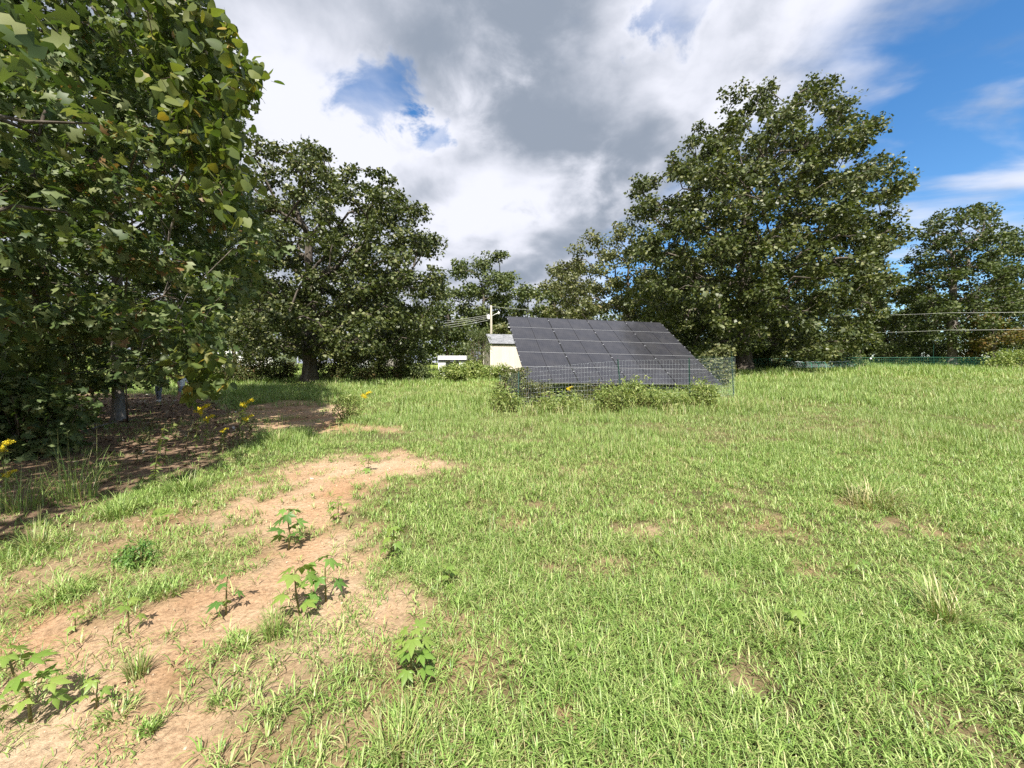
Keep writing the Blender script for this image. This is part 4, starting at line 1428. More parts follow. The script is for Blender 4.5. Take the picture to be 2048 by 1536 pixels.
def simple_house(name, label, cat, px0, px1, py_top, py_eave, D, depth, wallmat, roofmat, windows, yaw=0.0, door=None):
    a = at(px0, py_eave, D); b = at(px1, py_eave, D)
    w = b[0] - a[0]
    cx = (a[0] + b[0]) / 2
    g_ = float(gz(cx, D))
    he = a[2] - g_
    hr = at(px0, py_top, D)[2] - a[2]
    root = thing(name, label, cat, (cx, D, g_))
    mb = MB(); mb.box((cx, D + depth / 2, g_ + he / 2 - 0.1), (w, depth, he + 0.2)); wl = mb.build('wall', M[wallmat], root)
    mb = MB()
    o = 0.25
    V = [(cx - w / 2 - o, D - o, a[2]), (cx + w / 2 + o, D - o, a[2]), (cx + w / 2 + o, D + depth + o, a[2]), (cx - w / 2 - o, D + depth + o, a[2]),
         (cx - w / 2 - o, D + depth / 2, a[2] + hr), (cx + w / 2 + o, D + depth / 2, a[2] + hr)]
    mb.add(V, [(0, 1, 5, 4), (2, 3, 4, 5), (0, 4, 3), (1, 2, 5), (3, 2, 1, 0)])
    mb.build('roof', M[roofmat], root)
    for f, ww, z0, z1 in windows:
        x = cx - w / 2 + w * f
        mb = MB(); mb.box((x, D - 0.015, g_ + (z0 + z1) / 2), (ww, 0.05, z1 - z0)); fr = mb.build('window', M['white_metal'], root)
        mb = MB(); mb.box((x, D - 0.035, g_ + (z0 + z1) / 2), (ww - 0.14, 0.03, z1 - z0 - 0.14)); mb.build('pane', M['dark_glass'], fr)
    if door:
        x = cx - w / 2 + w * door
        mb = MB(); mb.box((x, D - 0.02, g_ + 1.0), (0.95, 0.06, 2.0)); mb.build('door', M['grey_wood'], root)
    return root


simple_house('white_house', 'long low white building half hidden left of the spreading oak', 'house', 430, 545, 699, 708, 62, 7, 'white_metal', 'white_metal',
             [(0.2, 1.2, 0.7, 1.9), (0.55, 1.2, 0.7, 1.9)], door=0.8)
simple_house('outbuilding', 'small white outbuilding beyond the brush under the spreading oak', 'shed', 706, 735, 703, 707, 58, 2.5, 'white_metal', 'white_metal', [(0.5, 0.6, 0.9, 1.5)])
simple_house('outbuilding', 'grey board outbuilding right of the small white one', 'shed', 757, 797, 700, 706, 60, 3, 'grey_wood', 'shingle', [(0.3, 0.7, 0.8, 1.5)], door=0.7)


def build_cart():
    """white sheet-metal box on legs by the shed"""
    D = 27.5
    a = at(876, 712, D); b = at(933, 720, D)
    w = b[0] - a[0]; cx = (a[0] + b[0]) / 2
    g_ = float(gz(cx, D))
    root = thing('metal_cabinet', 'white metal box on legs standing in weeds left of the shed', 'cabinet', (cx, D, g_))
    mb = MB(); mb.box((cx, D + 0.35, (a[2] + b[2]) / 2 + 0.02), (w, 0.8, a[2] - b[2])); mb.build('lid', M['white_metal'], root)
    mb = MB(); mb.box((cx, D + 0.35, b[2] - 0.02), (w + 0.02, 0.82, 0.04)); mb.build('seam', M['black_frame'], root)
    for f, fw in ((0.13, 0.26), (0.86, 0.24)):
        mb = MB(); mb.box((a[0] + w * f, D + 0.35, (g_ - 0.1 + b[2] - 0.05) / 2), (w * fw, 0.6, b[2] - 0.05 - g_ + 0.1)); mb.build('leg', M['white_metal'], root)
    mb = MB(); mb.box((cx, D + 0.6, (g_ + b[2]) / 2), (w * 0.5, 0.04, (b[2] - g_) * 0.9)); mb.build('back_panel', M['steel'], root)


build_cart()

# ------------------------------------------------------------------ garden fence and hoops at the right


def build_garden():
    D = 31.0
    xs = [1500, 1545, 1608, 1665, 1745, 1856, 1950, 2070]
    pl = [(at(px, 740, D)[0], D + [0, 0.1, -0.2, 0, 0.2, -0.4, 0, 0][i]) for i, px in enumerate(xs)]
    g_ = [float(gz(*p)) for p in pl]
    root = thing('garden_fence', 'low green mesh garden fence at the far right of the field', 'fence', (pl[3][0], pl[3][1], g_[3]))
    mb = MB(); mesh_strip(mb, pl, [z + 0.02 for z in g_], [z + 0.78 for z in g_], 0.13, 0.13, 0.004)
    o = mb.build('wire_mesh', M['wire_green'], root); o['kind'] = 'stuff'
    mb = MB(); mb.tube([(p[0], p[1] - 0.02, z + 0.80) for p, z in zip(pl, g_)], 0.012, 6)
    mb.build('top_wire', M['wire_green'], root)
    for i, p in enumerate(pl):
        t_post('post', root, p[0], p[1] + 0.03, [0.9, 0.85, 1.5, 0.9, 0.85, 1.75, 0.9, 0.9][i])
    for i in (1, 4):
        mb = MB(); mb.box((pl[i][0], pl[i][1] - 0.03, g_[i] + 0.74), (0.14, 0.02, 0.11)); mb.build('marker_tag', M['white_metal'], root)
    # forked antler fixed on the tall post
    x, y = pl[2]; z = g_[2] + 1.5
    root2 = thing('antler', 'forked pale antler on top of a tall fence post', 'antler', (x, y + 0.03, z))
    mb = MB()
    for s in (-1, 1):
        mb.tube([(x, y + 0.03, z + 0.005), (x + s * 0.14, y, z + 0.1), (x + s * 0.2, y, z + 0.3), (x + s * 0.17, y, z + 0.42)], [0.035, 0.03, 0.022, 0.008], 6)
        mb.tube([(x + s * 0.17, y, z + 0.2), (x + s * 0.30, y, z + 0.33)], [0.018, 0.006], 5)
    mb.build('tines', M['cream_trim'], root2, True)
    # hooped wire tunnel
    D2 = 29.6
    x0, x1 = at(1578, 740, D2)[0], at(1690, 740, D2)[0]
    gg = float(gz((x0 + x1) / 2, D2))
    root3 = thing('wire_tunnel', 'low hooped wire tunnel over a garden bed behind the fence', 'garden tunnel', ((x0 + x1) / 2, D2, gg))
    zt = at(1600, 723, D2)[2] - gg
    hoops = 9
    for i in range(hoops):
        x = x0 + (x1 - x0) * i / (hoops - 1)
        g0 = float(gz(x, D2))
        mb = MB(); mb.tube([(x + 0.25 * math.sin(a) , D2 - 0.8 * math.cos(a), g0 + zt * math.sin(a) ** 0.8) for a in np.linspace(0, PI, 13)], 0.018, 6)
        mb.build('hoop', M['wire_green'], root3, True)
    for a in np.linspace(0.3, PI - 0.3, 9):
        mb = MB(); mb.tube([(x + 0.25 * math.sin(a), D2 - 0.8 * math.cos(a), float(gz(x, D2)) + zt * math.sin(a) ** 0.8) for x in np.linspace(x0, x1, 8)], 0.010, 5)
        mb.build('stringer', M['wire'] if a > 1.2 else M['wire_green'], root3, True)
    mb = MB()
    xs2 = np.linspace(x0, x1, 60)
    for x in xs2:
        mb.tube([(x + 0.25 * math.sin(a), D2 - 0.8 * math.cos(a), float(gz(x, D2)) + zt * math.sin(a) ** 0.8) for a in np.linspace(0.2, PI - 0.2, 7)], 0.005, 3, False)
    o = mb.build('netting', M['wire'], root3); o['kind'] = 'stuff'


build_garden()

# ------------------------------------------------------------------ shrubs and weeds


def shrub(label, px, D, w, h, nclump, per, lsize, mat, seed, name='shrub', cat='shrub', group=None, tmpl=LEAF_Q, cr=None, stem='twig', dy=None, flat=0.8, up=0.6, base_h=0.0):
    rg = np.random.default_rng(seed)
    x = (px - 1024) / FPX * D
    g_ = float(gz(x, D))
    base = np.array([x, D, g_])
    n = nclump * 8
    dy = dy or w * 0.6
    a = rg.uniform(0, 2 * PI, n); r = rg.random(n) ** 0.5; f = rg.random(n)
    prof = (1 - (f * 0.85) ** 2) ** 0.5 * (0.65 + 0.5 * np.minimum(f * 3, 1))
    c = np.stack([x + r * np.cos(a) * w / 2 * prof, D + r * np.sin(a) * dy / 2 * prof, base_h + h * 0.06 + f * h * 0.9], -1)
    c[:, 2] += gz(c[:, 0], c[:, 1])
    c[:, 2] += h * 0.25 * (fbm(c[:, 0] * 1.3 + seed, c[:, 1] * 1.3, seed, 2) - 0.5)
    cr = cr or max(0.12, (w * h * dy / nclump) ** (1 / 3) * 0.75)
    cen = poisson(c, cr * 0.55, nclump)
    root = thing(name, label, cat, base, group)
    mb = MB()
    for q in cen[:: max(1, len(cen) // 40)]:
        b = np.array([x + (q[0] - x) * 0.35, D + (q[1] - D) * 0.35, 0]); b[2] = float(gz(b[0], b[1])) - 0.04
        mb.tube([b, (b + q) / 2 + rg.normal(0, 0.05 * h, 3), q], [0.011 + 0.006 * h, 0.007 + 0.003 * h, 0.003], 5, False)
    mb.build('stems', M[stem], root, True)
    pos, B, sc = clump_leaves(cen, cr * rg.uniform(0.7, 1.3, len(cen)), per, lsize, tmpl, seed + 1, flat, up, 0.3)
    V, F = scatter(tmpl[0], tmpl[1], pos - base, B, sc)
    link('foliage', new_mesh('foliage', V, F, M[mat]), root)
    return root


G1 = 'brush along the field edge'
for i, (px, D, w, h, mat, lab) in enumerate([
        (440, 25.0, 3.4, 1.9, 'brush', 'leftmost clump of brush below the long white building'),
        (500, 25.5, 2.8, 1.7, 'brush', 'leafy brush clump below the white building, left of the oak trunk'),
        (560, 27.0, 2.2, 1.5, 'brush', 'brush touching the left side of the spreading oak trunk'),
        (672, 27.0, 2.4, 1.5, 'brush', 'dark brush touching the right side of the spreading oak trunk'),
        (735, 26.5, 2.4, 1.9, 'brush', 'dark brush in front of the small white outbuilding'),
        (790, 26.0, 2.4, 1.7, 'brush', 'brush in front of the grey outbuilding'),
        (838, 25.5, 2.0, 1.9, 'mid', 'upright green bush left of the white metal box'),
        (905, 25.0, 2.6, 0.95, 'weed', 'low weeds in front of the white metal box'),
        (950, 27.5, 1.6, 1.2, 'weed', 'weeds between the white metal box and the shed'),
        (992, 26.0, 2.2, 0.9, 'weed', 'low weeds in front of the cream shed wall'),
        (385, 24.0, 3.0, 1.6, 'weed', 'light green brush seen below the near leaves'),
        (300, 26.0, 3.6, 1.9, 'brush', 'brush beyond the two children'),
        (170, 24.0, 4.0, 1.8, 'weed', 'light brush seen between the near tree trunks'),
        (40, 22.0, 4.0, 1.7, 'weed', 'light brush at the left edge beyond the thick trunk')]):
    shrub(lab, px, D, w, h, 46, 60, 0.12, mat, 300 + i * 3, group=G1)
G2 = 'undergrowth at the wood edge'
for i, (px, D, w, h, mat, lab) in enumerate([
        (1432, 17.5, 1.4, 1.75, 'pale', 'leafy green shrub behind the right end of the panel fence'),
        (1540, 31.8, 2.6, 1.6, 'mid', 'bush just right of the largest oak trunk'),
        (1590, 36.0, 3.2, 2.4, 'mid', 'bush behind the left end of the wire tunnel'),
        (1700, 32.2, 2.6, 1.0, 'mid', 'low leafy bush at the right end of the wire tunnel'),
        (1660, 36.5, 3.4, 2.8, 'mid', 'sunlit undergrowth behind the wire tunnel'),
        (1790, 36.0, 3.5, 1.9, 'wood_dark', 'dark undergrowth behind the low garden fence'),
        (1860, 38.0, 3.6, 2.2, 'wood_dark', 'dark undergrowth left of the grey tree trunk'),
        (1950, 34.0, 3.4, 2.2, 'mid', 'undergrowth right of the grey tree trunk'),
        (2020, 29.5, 3.6, 1.25, 'weed', 'tall weeds over the garden fence at the right edge'),
        (2060, 33.0, 3.6, 2.6, 'wood_dark', 'dark undergrowth at the right picture edge'),
        (1400, 36.0, 4.0, 2.8, 'wood_dark', 'dark undergrowth behind the lower right corner of the panels')]):
    shrub(lab, px, D, w, h, 48, 60, 0.13, mat, 400 + i * 3, group=G2)
shrub('small feathery sumac beside the left gable of the shed', 957, 28.2, 1.6, 2.6, 40, 45, 0.13, 'mid', 470, 'sumac', 'shrub', base_h=0.9, tmpl=LEAF_LANCE)
shrub('dark leafy bush at the lower left picture edge', 45, 6.3, 1.7, 1.15, 60, 55, 0.12, 'oak_near', 480, 'bush', 'shrub', tmpl=LEAF_OAK)
shrub('dense shrub tangled in the left end of the panel fence', 1030, 12.8, 1.1, 1.2, 50, 70, 0.07, 'brush', 490, 'shrub', 'shrub')
G3 = 'weeds under the panels'
for i, (px, D, w, h, mat, lab) in enumerate([
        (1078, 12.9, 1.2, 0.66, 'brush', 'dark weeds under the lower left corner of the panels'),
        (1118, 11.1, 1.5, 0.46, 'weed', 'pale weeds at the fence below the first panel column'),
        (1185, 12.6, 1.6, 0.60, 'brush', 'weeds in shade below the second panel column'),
        (1222, 11.0, 1.2, 0.66, 'weed', 'feathery weeds just left of the leaning fence post'),
        (1278, 11.1, 1.3, 0.82, 'weed', 'tallest feathery weeds right of the leaning fence post'),
        (1345, 11.2, 1.5, 0.42, 'weed', 'low weeds below the third panel column'),
        (1405, 11.2, 0.8, 0.72, 'weed', 'yellow-tipped weeds at the fence corner'),
        (1012, 11.2, 1.1, 0.62, 'weed', 'pale weeds in front of the tangled fence shrub')]):
    shrub(lab, px, D, w, h, 60, 26, 0.085, mat, 500 + i * 3, 'weed_clump', 'weeds', G3, tmpl=LEAF_LANCE, stem='stem', flat=1.9, up=0.25, cr=0.13)
shrub('weedy bush with yellow flower tops on the sand edge', 694, 9.6, 0.55, 0.62, 26, 40, 0.06, 'weed', 560, 'weed_clump', 'weeds', tmpl=LEAF_LANCE, stem='stem')
shrub('small dark feathery weed among the left grass', 268, 2.95, 0.30, 0.17, 26, 34, 0.028, 'seedling', 565, 'feathery_weed', 'weed', tmpl=LEAF_LANCE, stem='stem', cr=0.03)


# far woods: one closed mass of foliage behind everything
def build_woods():
    rg = np.random.default_rng(900)
    n = 1200
    x = rg.uniform(-130, 140, n); y = 66 + rg.uniform(0, 12, n) - 0.0006 * x * x * 2
    g_ = gz(x, y)
    top = 7.5 + 4.0 * fbm(x * 0.06, y * 0, 8, 3) + np.where(x > 10, 2.0, 0)
    z = g_ + rg.random(n) ** 0.8 * top
    cen = np.stack([x, y, z], -1)
    pos, B, sc = clump_leaves(cen, rg.uniform(1.4, 2.8, n), 50, 0.58, LEAF_Q, 901, 0.8, 0.6)
    V, F = scatter(LEAF_Q[0], LEAF_Q[1], pos, B, sc)
    o = link('far_woods', new_mesh('far_woods', V, F, M['wood_dark']))
    tag(o, 'continuous dark green woods closing off the field behind the trees', 'woods', kind='stuff')


build_woods()

# ------------------------------------------------------------------ seedlings, tufts, flowers on the ground
from mathutils import Matrix


def m4(B, sc, p):
    return Matrix([list(B[0] * sc) + [p[0]], list(B[1] * sc) + [p[1]], list(B[2] * sc) + [p[2]], [0, 0, 0, 1]])


LEAF_ME = {}


def leaf_mesh(kind, mat):
    if (kind, mat) not in LEAF_ME:
        T = {'palm': LEAF_PALM, 'heart': LEAF_HEART, 'lance': LEAF_LANCE}[kind]
        LEAF_ME[(kind, mat)] = new_mesh('leaf', T[0], T[1], M[mat])
    return LEAF_ME[(kind, mat)]


def seedling(label, px, py, hpx, nleaf, mat='seedling', kind='palm', seed=0, lsc=0.30, name='seedling', cat='seedling', group='seedlings on the bare soil', tilt=0.0):
    rg = np.random.default_rng(seed)
    b = gp(px, py)
    h = hpx / FPX * b[1]
    root = thing(name, label, cat, b, group)
    top = np.array([rg.normal(0, 0.05) * h + tilt * h, rg.normal(0, 0.05) * h, h])
    pts = [np.array([0, 0, -0.02]), top * 0.35 + rg.normal(0, 0.02, 3) * h, top * 0.7 + rg.normal(0, 0.02, 3) * h, top * 0.94]
    mb = MB(); mb.tube(pts, np.array([0.018, 0.015, 0.011, 0.006]) * h + 0.0007, 6)
    cum = np.array([0, 0.35, 0.7, 0.94])
    leaves = []
    for i in range(nleaf):
        f = 0.16 + 0.80 * (i / max(1, nleaf - 1)) + rg.normal(0, 0.02)
        p = np.array([np.interp(f, cum, [q[k] for q in pts]) for k in range(3)])
        az = 2.4 * i + rg.uniform(-0.5, 0.5) + seed
        out = np.array([math.cos(az), math.sin(az), 0])
        pl = h * (0.20 if f < 0.85 else 0.08) * rg.uniform(0.8, 1.3)
        q = p + out * pl + np.array([0, 0, pl * rg.uniform(0.15, 0.7)])
        mb.tube([p, (p + q) / 2 + np.array([0, 0, pl * 0.1]), q], [0.0055 * h + 0.0005, 0.005 * h + 0.0004, 0.004 * h + 0.0003], 5, False)
        nrm = np.array([0, 0, 1.0]) + out * rg.uniform(-0.1, 0.75) + rg.normal(0, 0.22, 3)
        tang = out - np.array([0, 0, rg.uniform(0.0, 0.6)])
        Bm = basis(nrm[None], tang[None])[0]
        sc = h * lsc * rg.uniform(0.75, 1.25) * (0.85 if f > 0.9 else 1.0)
        leaves.append((Bm, sc, q))
    mb.v = [v for v in mb.v]
    link('stem', mb.mesh('stem', M['stem'], True), root)
    me = leaf_mesh(kind, mat)
    for Bm, sc, q in leaves:
        o = link('leaf', me, root)
        o.matrix_basis = m4(Bm, sc, q)
    return root


for i, (px, py, hp, nl, mat, lab) in enumerate([
        (577, 1098, 84, 10, 'seedling', 'dark green seedling farthest up the bare soil path'),
        (452, 1226, 82, 7, 'seedling', 'seedling at the left of the three standing together on soil'),
        (600, 1228, 100, 9, 'limegreen', 'middle seedling of the three on soil, with a reddish leaf'),
        (652, 1200, 92, 8, 'seedling', 'seedling at the right of the three standing together on soil'),
        (783, 1118, 68, 9, 'limegreen', 'bright seedling at the grass edge right of the soil path'),
        (824, 1362, 112, 14, 'limegreen', 'bushiest bright seedling at the lower right end of the soil'),
        (62, 1440, 160, 17, 'limegreen', 'largest broad-leaved seedling at the lower left corner'),
        (192, 1412, 70, 6, 'limegreen', 'small bright seedling beside the largest one'),
        (678, 1042, 48, 8, 'limegreen', 'small bushy seedling at the top right of the soil path'),
        (258, 1262, 66, 5, 'limegreen', 'open-leaved seedling left of the red clay patch'),
        (150, 1256, 46, 7, 'limegreen', 'low seedling at the far left of the soil path'),
        (430, 1016, 32, 6, 'limegreen', 'tiny pale seedling near the leaf litter edge')]):
    seedling(lab, px, py, hp, nl, mat, 'palm', 20 + i, 0.22 if hp > 150 else (0.27 if nl > 12 else 0.31))
for i, (px, py, hp, nl, lab) in enumerate([
        (1152, 1325, 38, 6, 'lime sprout in the grass at the bottom centre'),
        (1180, 1315, 20, 4, 'tiny lime sprout just right of the bottom centre one'),
        (900, 1168, 40, 6, 'lime sprout in grass right of the seedling group'),
        (1032, 1255, 46, 6, 'lime sprout in grass below the picture centre'),
        (1590, 1262, 50, 6, 'lime sprout on a bare spot in the right grass'),
        (1300, 1108, 44, 6, 'lime sprout beside the round bare spot'),
        (1712, 1158, 42, 6, 'lime sprout in grass left of the pale tuft'),
        (868, 1000, 30, 6, 'lime sprout at the top of the soil path'),
        (735, 942, 34, 6, 'lime sprout on the sandy bend of the path'),
        (1048, 1002, 26, 5, 'small lime sprout in the middle grass')]):
    seedling(lab, px, py, hp, nl, 'limegreen', 'lance' if i % 2 else 'palm', 60 + i, 0.45, 'sprout', 'sprout', 'lime sprouts in the grass')


def tuft(label, px, py, hpx, wpx, nb, dry, seed, lean=(0.3, 1.6), heads=0, group='grass tufts'):
    rg = np.random.default_rng(seed)
    b = gp(px, py)
    h = hpx / FPX * b[1]; w = wpx / FPX * b[1]
    r = rg.random(nb) ** 0.5 * w * 0.30; a = rg.uniform(0, 2 * PI, nb)
    pos = np.stack([r * np.cos(a), r * np.sin(a), np.full(nb, -0.012)], -1)
    pos[:, 2] += gz(pos[:, 0] + b[0], pos[:, 1] + b[1]) - b[2]
    az = a + rg.normal(0, 0.7, nb)
    L_ = h * rg.uniform(0.5, 1.15, nb)
    W_ = rg.uniform(0.0025, 0.006, nb) * (1 + b[1] * 0.12)
    dd = np.where(rg.random(nb) < dry, rg.uniform(0.6, 1, nb), rg.uniform(0, 0.3, nb))
    P_ = [blades(pos, L_, W_, az, rg.uniform(*lean, nb), 3, dd)]
    if heads:
        hp_ = pos[:heads]
        P_.append(blades(hp_, np.full(heads, h * 1.45), np.full(heads, 0.0035), az[:heads], rg.uniform(0.05, 0.25, heads), 3, np.full(heads, 0.5)))
    o = link('grass_tuft', grass_mesh('grass_tuft', P_))
    o.location = b
    tag(o, label, 'grass tuft', group)
    return o


for i, a in enumerate([
        ('upright grass tuft with seed stalks among the seedlings', 548, 1272, 62, 60, 90, 0.25, (0.2, 0.9), 7),
        ('half-dry grass tuft on soil near the left bottom', 277, 1345, 52, 60, 110, 0.5, (0.3, 1.3), 3),
        ('dry brown grass tussock over a hollow in the right grass', 1745, 1022, 72, 130, 330, 0.85, (0.6, 2.2), 10),
        ('pale arching grass tuft near the right edge', 1895, 1240, 90, 110, 200, 0.55, (0.4, 1.6), 10),
        ('green grass tuft at the litter edge', 370, 985, 52, 90, 160, 0.1, (0.4, 1.5), 5),
        ('pale dry grass tuft at the left edge of the litter', 80, 1100, 66, 70, 130, 0.5, (0.3, 1.5), 8),
        ('grass tuft below the sandy patch', 560, 890, 44, 60, 110, 0.3, (0.3, 1.2), 6),
        ('bright grass tuft between litter and soil path', 235, 1035, 60, 80, 160, 0.05, (0.4, 1.5), 2),
        ('dark tall grass in the shade of the near oaks', 150, 1000, 110, 110, 130, 0.15, (0.3, 1.3), 6),
        ('dark grass clump at the left edge in the shade', 40, 1020, 90, 110, 120, 0.15, (0.3, 1.3), 4),
        ('dense grass tuft left of the lower seedlings', 470, 1290, 34, 90, 150, 0.1, (0.6, 1.8), 0),
        ('small grass tuft on the lower soil', 450, 1400, 30, 90, 120, 0.2, (0.6, 1.7), 0),
        ('grass tuft by the smallest lower left seedling', 240, 1425, 34, 110, 110, 0.1, (0.8, 1.8), 0),
        ('fine green weed tuft at the lower left', 300, 1455, 26, 60, 140, 0.05, (0.5, 1.4), 0),
        ('tall loose grass at the bottom left of the lawn', 800, 1500, 90, 170, 170, 0.2, (0.5, 1.6), 6),
        ('wiry dry grass in the bare spot at the lower right', 1560, 1285, 60, 120, 110, 0.6, (0.5, 1.7), 6),
        ('green tuft over the left soil edge', 330, 1185, 40, 110, 170, 0.05, (0.6, 1.8), 0),
        ('broad green tuft at the left soil edge', 120, 1190, 46, 170, 240, 0.1, (0.6, 1.8), 3)]):
    lab, px, py, hp, wp, nb, dry, ln, hd = a
    tuft(lab, px, py, hp, wp, nb, dry, 700 + i, ln, hd)


def goldenrod(label, px, py, hpx, seed, flowers=True, dark=False, bend=0.2):
    rg = np.random.default_rng(seed)
    b = gp(px, py)
    h = hpx / FPX * b[1]
    root = thing('goldenrod' if flowers else 'weed_stalk', label, 'wildflower' if flowers else 'weed', b, 'goldenrods' if flowers else 'leafy weed stalks in the shade')
    az = rg.uniform(-0.6, 0.6)
    d = np.array([math.cos(az), math.sin(az), 0])
    fs = np.linspace(0, 1, 7)
    P = np.array([d * (bend * h * f ** 2.2) + np.array([0, 0, h * f * (1 - 0.06 * f)]) for f in fs])
    P[0, 2] -= 0.03
    mb = MB(); mb.tube(P, np.linspace(0.006, 0.0022, 7), 5)
    link('stem', mb.mesh('stem', M['drystem' if dark else 'stem'], True), root)
    n = 46
    f = rg.uniform(0.15, 0.97, n); a = rg.uniform(0, 2 * PI, n)
    pos = np.stack([np.interp(f, fs, P[:, k]) for k in range(3)], -1)
    out = np.stack([np.cos(a), np.sin(a), rg.uniform(-0.4, 0.5, n)], -1)
    Bm = basis(np.array([0, 0, 1.0]) + out * 0.3 + rg.normal(0, 0.3, (n, 3)), out)
    V, F = scatter(LEAF_LANCE[0], LEAF_LANCE[1], pos, Bm, rg.uniform(0.05, 0.10, n) * (0.6 + h * 0.5))
    link('foliage', new_mesh('foliage', V, F, M['brush' if dark else 'weed']), root)
    if flowers:
        n = 420
        k = rg.integers(0, 7, n)
        ax = np.stack([np.cos(k * 0.9), np.sin(k * 0.9), np.full(n, 0.25)], -1)
        t = rg.random(n)
        pos = P[-1] - (P[-1] - P[-2]) * (k / 7.0)[:, None] * 1.2 + ax * (t * h * 0.13)[:, None] + np.array([0, 0, 1]) * (0.02 * h * np.sin(t * 3))[:, None] + rg.normal(0, 0.012, (n, 3)) * h
        Bm = basis(rg.normal(0, 1, (n, 3)) + np.array([0, 0, 0.8]), rg.normal(0, 1, (n, 3)))
        V, F = scatter(LEAF_Q[0], LEAF_Q[1], pos, Bm, np.full(n, 0.028 * h) * rg.uniform(0.6, 1.3, n))
        link('bloom', new_mesh('bloom', V, F, M['flower']), root)
    return root


for i, (px, py, hp, lab) in enumerate([
        (392, 905, 98, 'brightest goldenrod bloom hanging before the near leaves'),
        (412, 900, 72, 'goldenrod just right of the brightest one'),
        (478, 880, 82, 'goldenrod farthest right at the litter edge'),
        (440, 905, 50, 'short goldenrod in front of the right one'),
        (484, 893, 64, 'goldenrod with a small bloom below the right one'),
        (8, 985, 108, 'goldenrod bloom at the left picture edge'),
        (10, 1010, 72, 'lower goldenrod bloom at the left picture edge'),
        (720, 852, 70, 'goldenrod on the right rim of the sandy patch'),
        (1130, 818, 46, 'small yellow bloom at the left of the panel fence')]):
    goldenrod(lab, px, py, hp, 800 + i)
for i, (px, py, hp, lab) in enumerate([
        (310, 980, 140, 'tall thin green weed stalk in front of the shade'), (350, 900, 74, 'weed stalk below the brightest goldenrod'),
        (372, 905, 62, 'weed stalk left of the short goldenrod'), (422, 910, 64, 'weed stalk right of the short goldenrod'),
        (446, 908, 56, 'dry weed stalk at the right of the shaded row'), (466, 898, 48, 'last short weed stalk at the right of the shaded row'),
        (300, 895, 62, 'weed stalk nearest to the pale trunk'), (330, 930, 92, 'leafy weed stalk left of the shaded row'),
        (500, 876, 44, 'small weed stalk on the sand'), (275, 930, 70, 'weed stalk in the dark litter')]):
    goldenrod(lab, px, py, hp, 830 + i, False, i not in (0, 7))


# fallen leaves, straw and crumbs
def scatter_ground(n, prob, x0, x1, y0, y1, seed):
    rg = np.random.default_rng(seed)
    y = np.sqrt(rg.uniform(max(y0, 0.5) ** 2, y1 ** 2, n)); x = rg.uniform(x0, x1, n)
    soil, shade, dry = masks(x, y)
    k = rg.random(n) < prob(soil, shade, dry, x, y)
    x, y = x[k], y[k]
    return np.stack([x, y, gz(x, y)], -1), rg


pos, rg = scatter_ground(26000, lambda so, sh, dr, x, y: 0.75 * sh * (0.35 + 0.65 * vnoise(x * 1.5, y * 1.5, 3)) + 0.02 * (1 - sh) * (x < -1), -17, -1.5, 3, 17, 950)
pos[:, 2] += rg.uniform(0.0, 0.015, len(pos))
n = len(pos)
B = basis(np.array([0, 0, 1.0]) + rg.normal(0, 0.38, (n, 3)), rg.normal(0, 1, (n, 3)) * np.array([1, 1, 0.2]))
V, F = scatter(LEAF_Q[0], LEAF_Q[1], pos, B, rg.uniform(0.05, 0.12, n))
tag(link('fallen_leaves', new_mesh('fallen_leaves', V, F, M['litter'])), 'brown fallen leaves carpeting the ground under the near oaks', 'leaves', kind='stuff')

pos, rg = scatter_ground(60000, lambda so, sh, dr, x, y: np.clip(0.35 * so + 0.35 * dr * (1 - so) + 0.10, 0, 1) * (1 - sh), -8, 8, 0.8, 8, 951)
pos[:, 2] += rg.uniform(-0.004, 0.006, len(pos)) - 0.008
n = len(pos)
B = basis(np.array([0, 0, 1.0]) + rg.normal(0, 0.25, (n, 3)), rg.normal(0, 1, (n, 3)) * np.array([1, 1, 0.25]))
T = np.array([[-0.5, 0, 0], [0.5, 0, 0], [0.3, 1, 0.05], [-0.3, 1, 0.05]], float)
V, F = scatter(T, np.array([[0, 1, 2], [0, 2, 3]]), pos, B, np.stack([rg.uniform(0.0015, 0.0035, n), rg.uniform(0.02, 0.07, n), np.full(n, 0.05)], -1))
tag(link('dry_straw', new_mesh('dry_straw', V, F, M['straw'])), 'bits of dry straw strewn over bare soil and thin turf', 'straw', kind='stuff')

pos, rg = scatter_ground(60000, lambda so, sh, dr, x, y: 0.5 * so * vnoise(x * 3, y * 3, 9), -7, 3, 0.8, 7, 952)
n = len(pos)
M['clod'] = leaf_mat('soil_crumbs', [(0.0, (0.22, 0.13, 0.075)), (0.6, (0.36, 0.25, 0.16)), (1.0, (0.48, 0.38, 0.28))], 0.95, 0.1, 0.0)
T = np.array([[1, 0, 0], [-0.4, 0.9, 0], [-0.5, -0.8, 0], [0.05, 0.1, 0.8], [0.5, 0.6, 0.45]], float)
B = basis(np.array([0, 0, 1.0]) + rg.normal(0, 0.4, (n, 3)), rg.normal(0, 1, (n, 3)))
V, F = scatter(T, np.array([[0, 4, 3], [4, 1, 3], [1, 2, 3], [2, 0, 3], [0, 1, 4]]), pos - np.array([0, 0, 0.010]), B, 0.0035 + 0.012 * rg.random(n) ** 4)
tag(link('soil_crumbs', new_mesh('soil_crumbs', V, F, M['clod'])), 'small crumbs and pebbles on the bare soil', 'soil crumbs', kind='stuff')


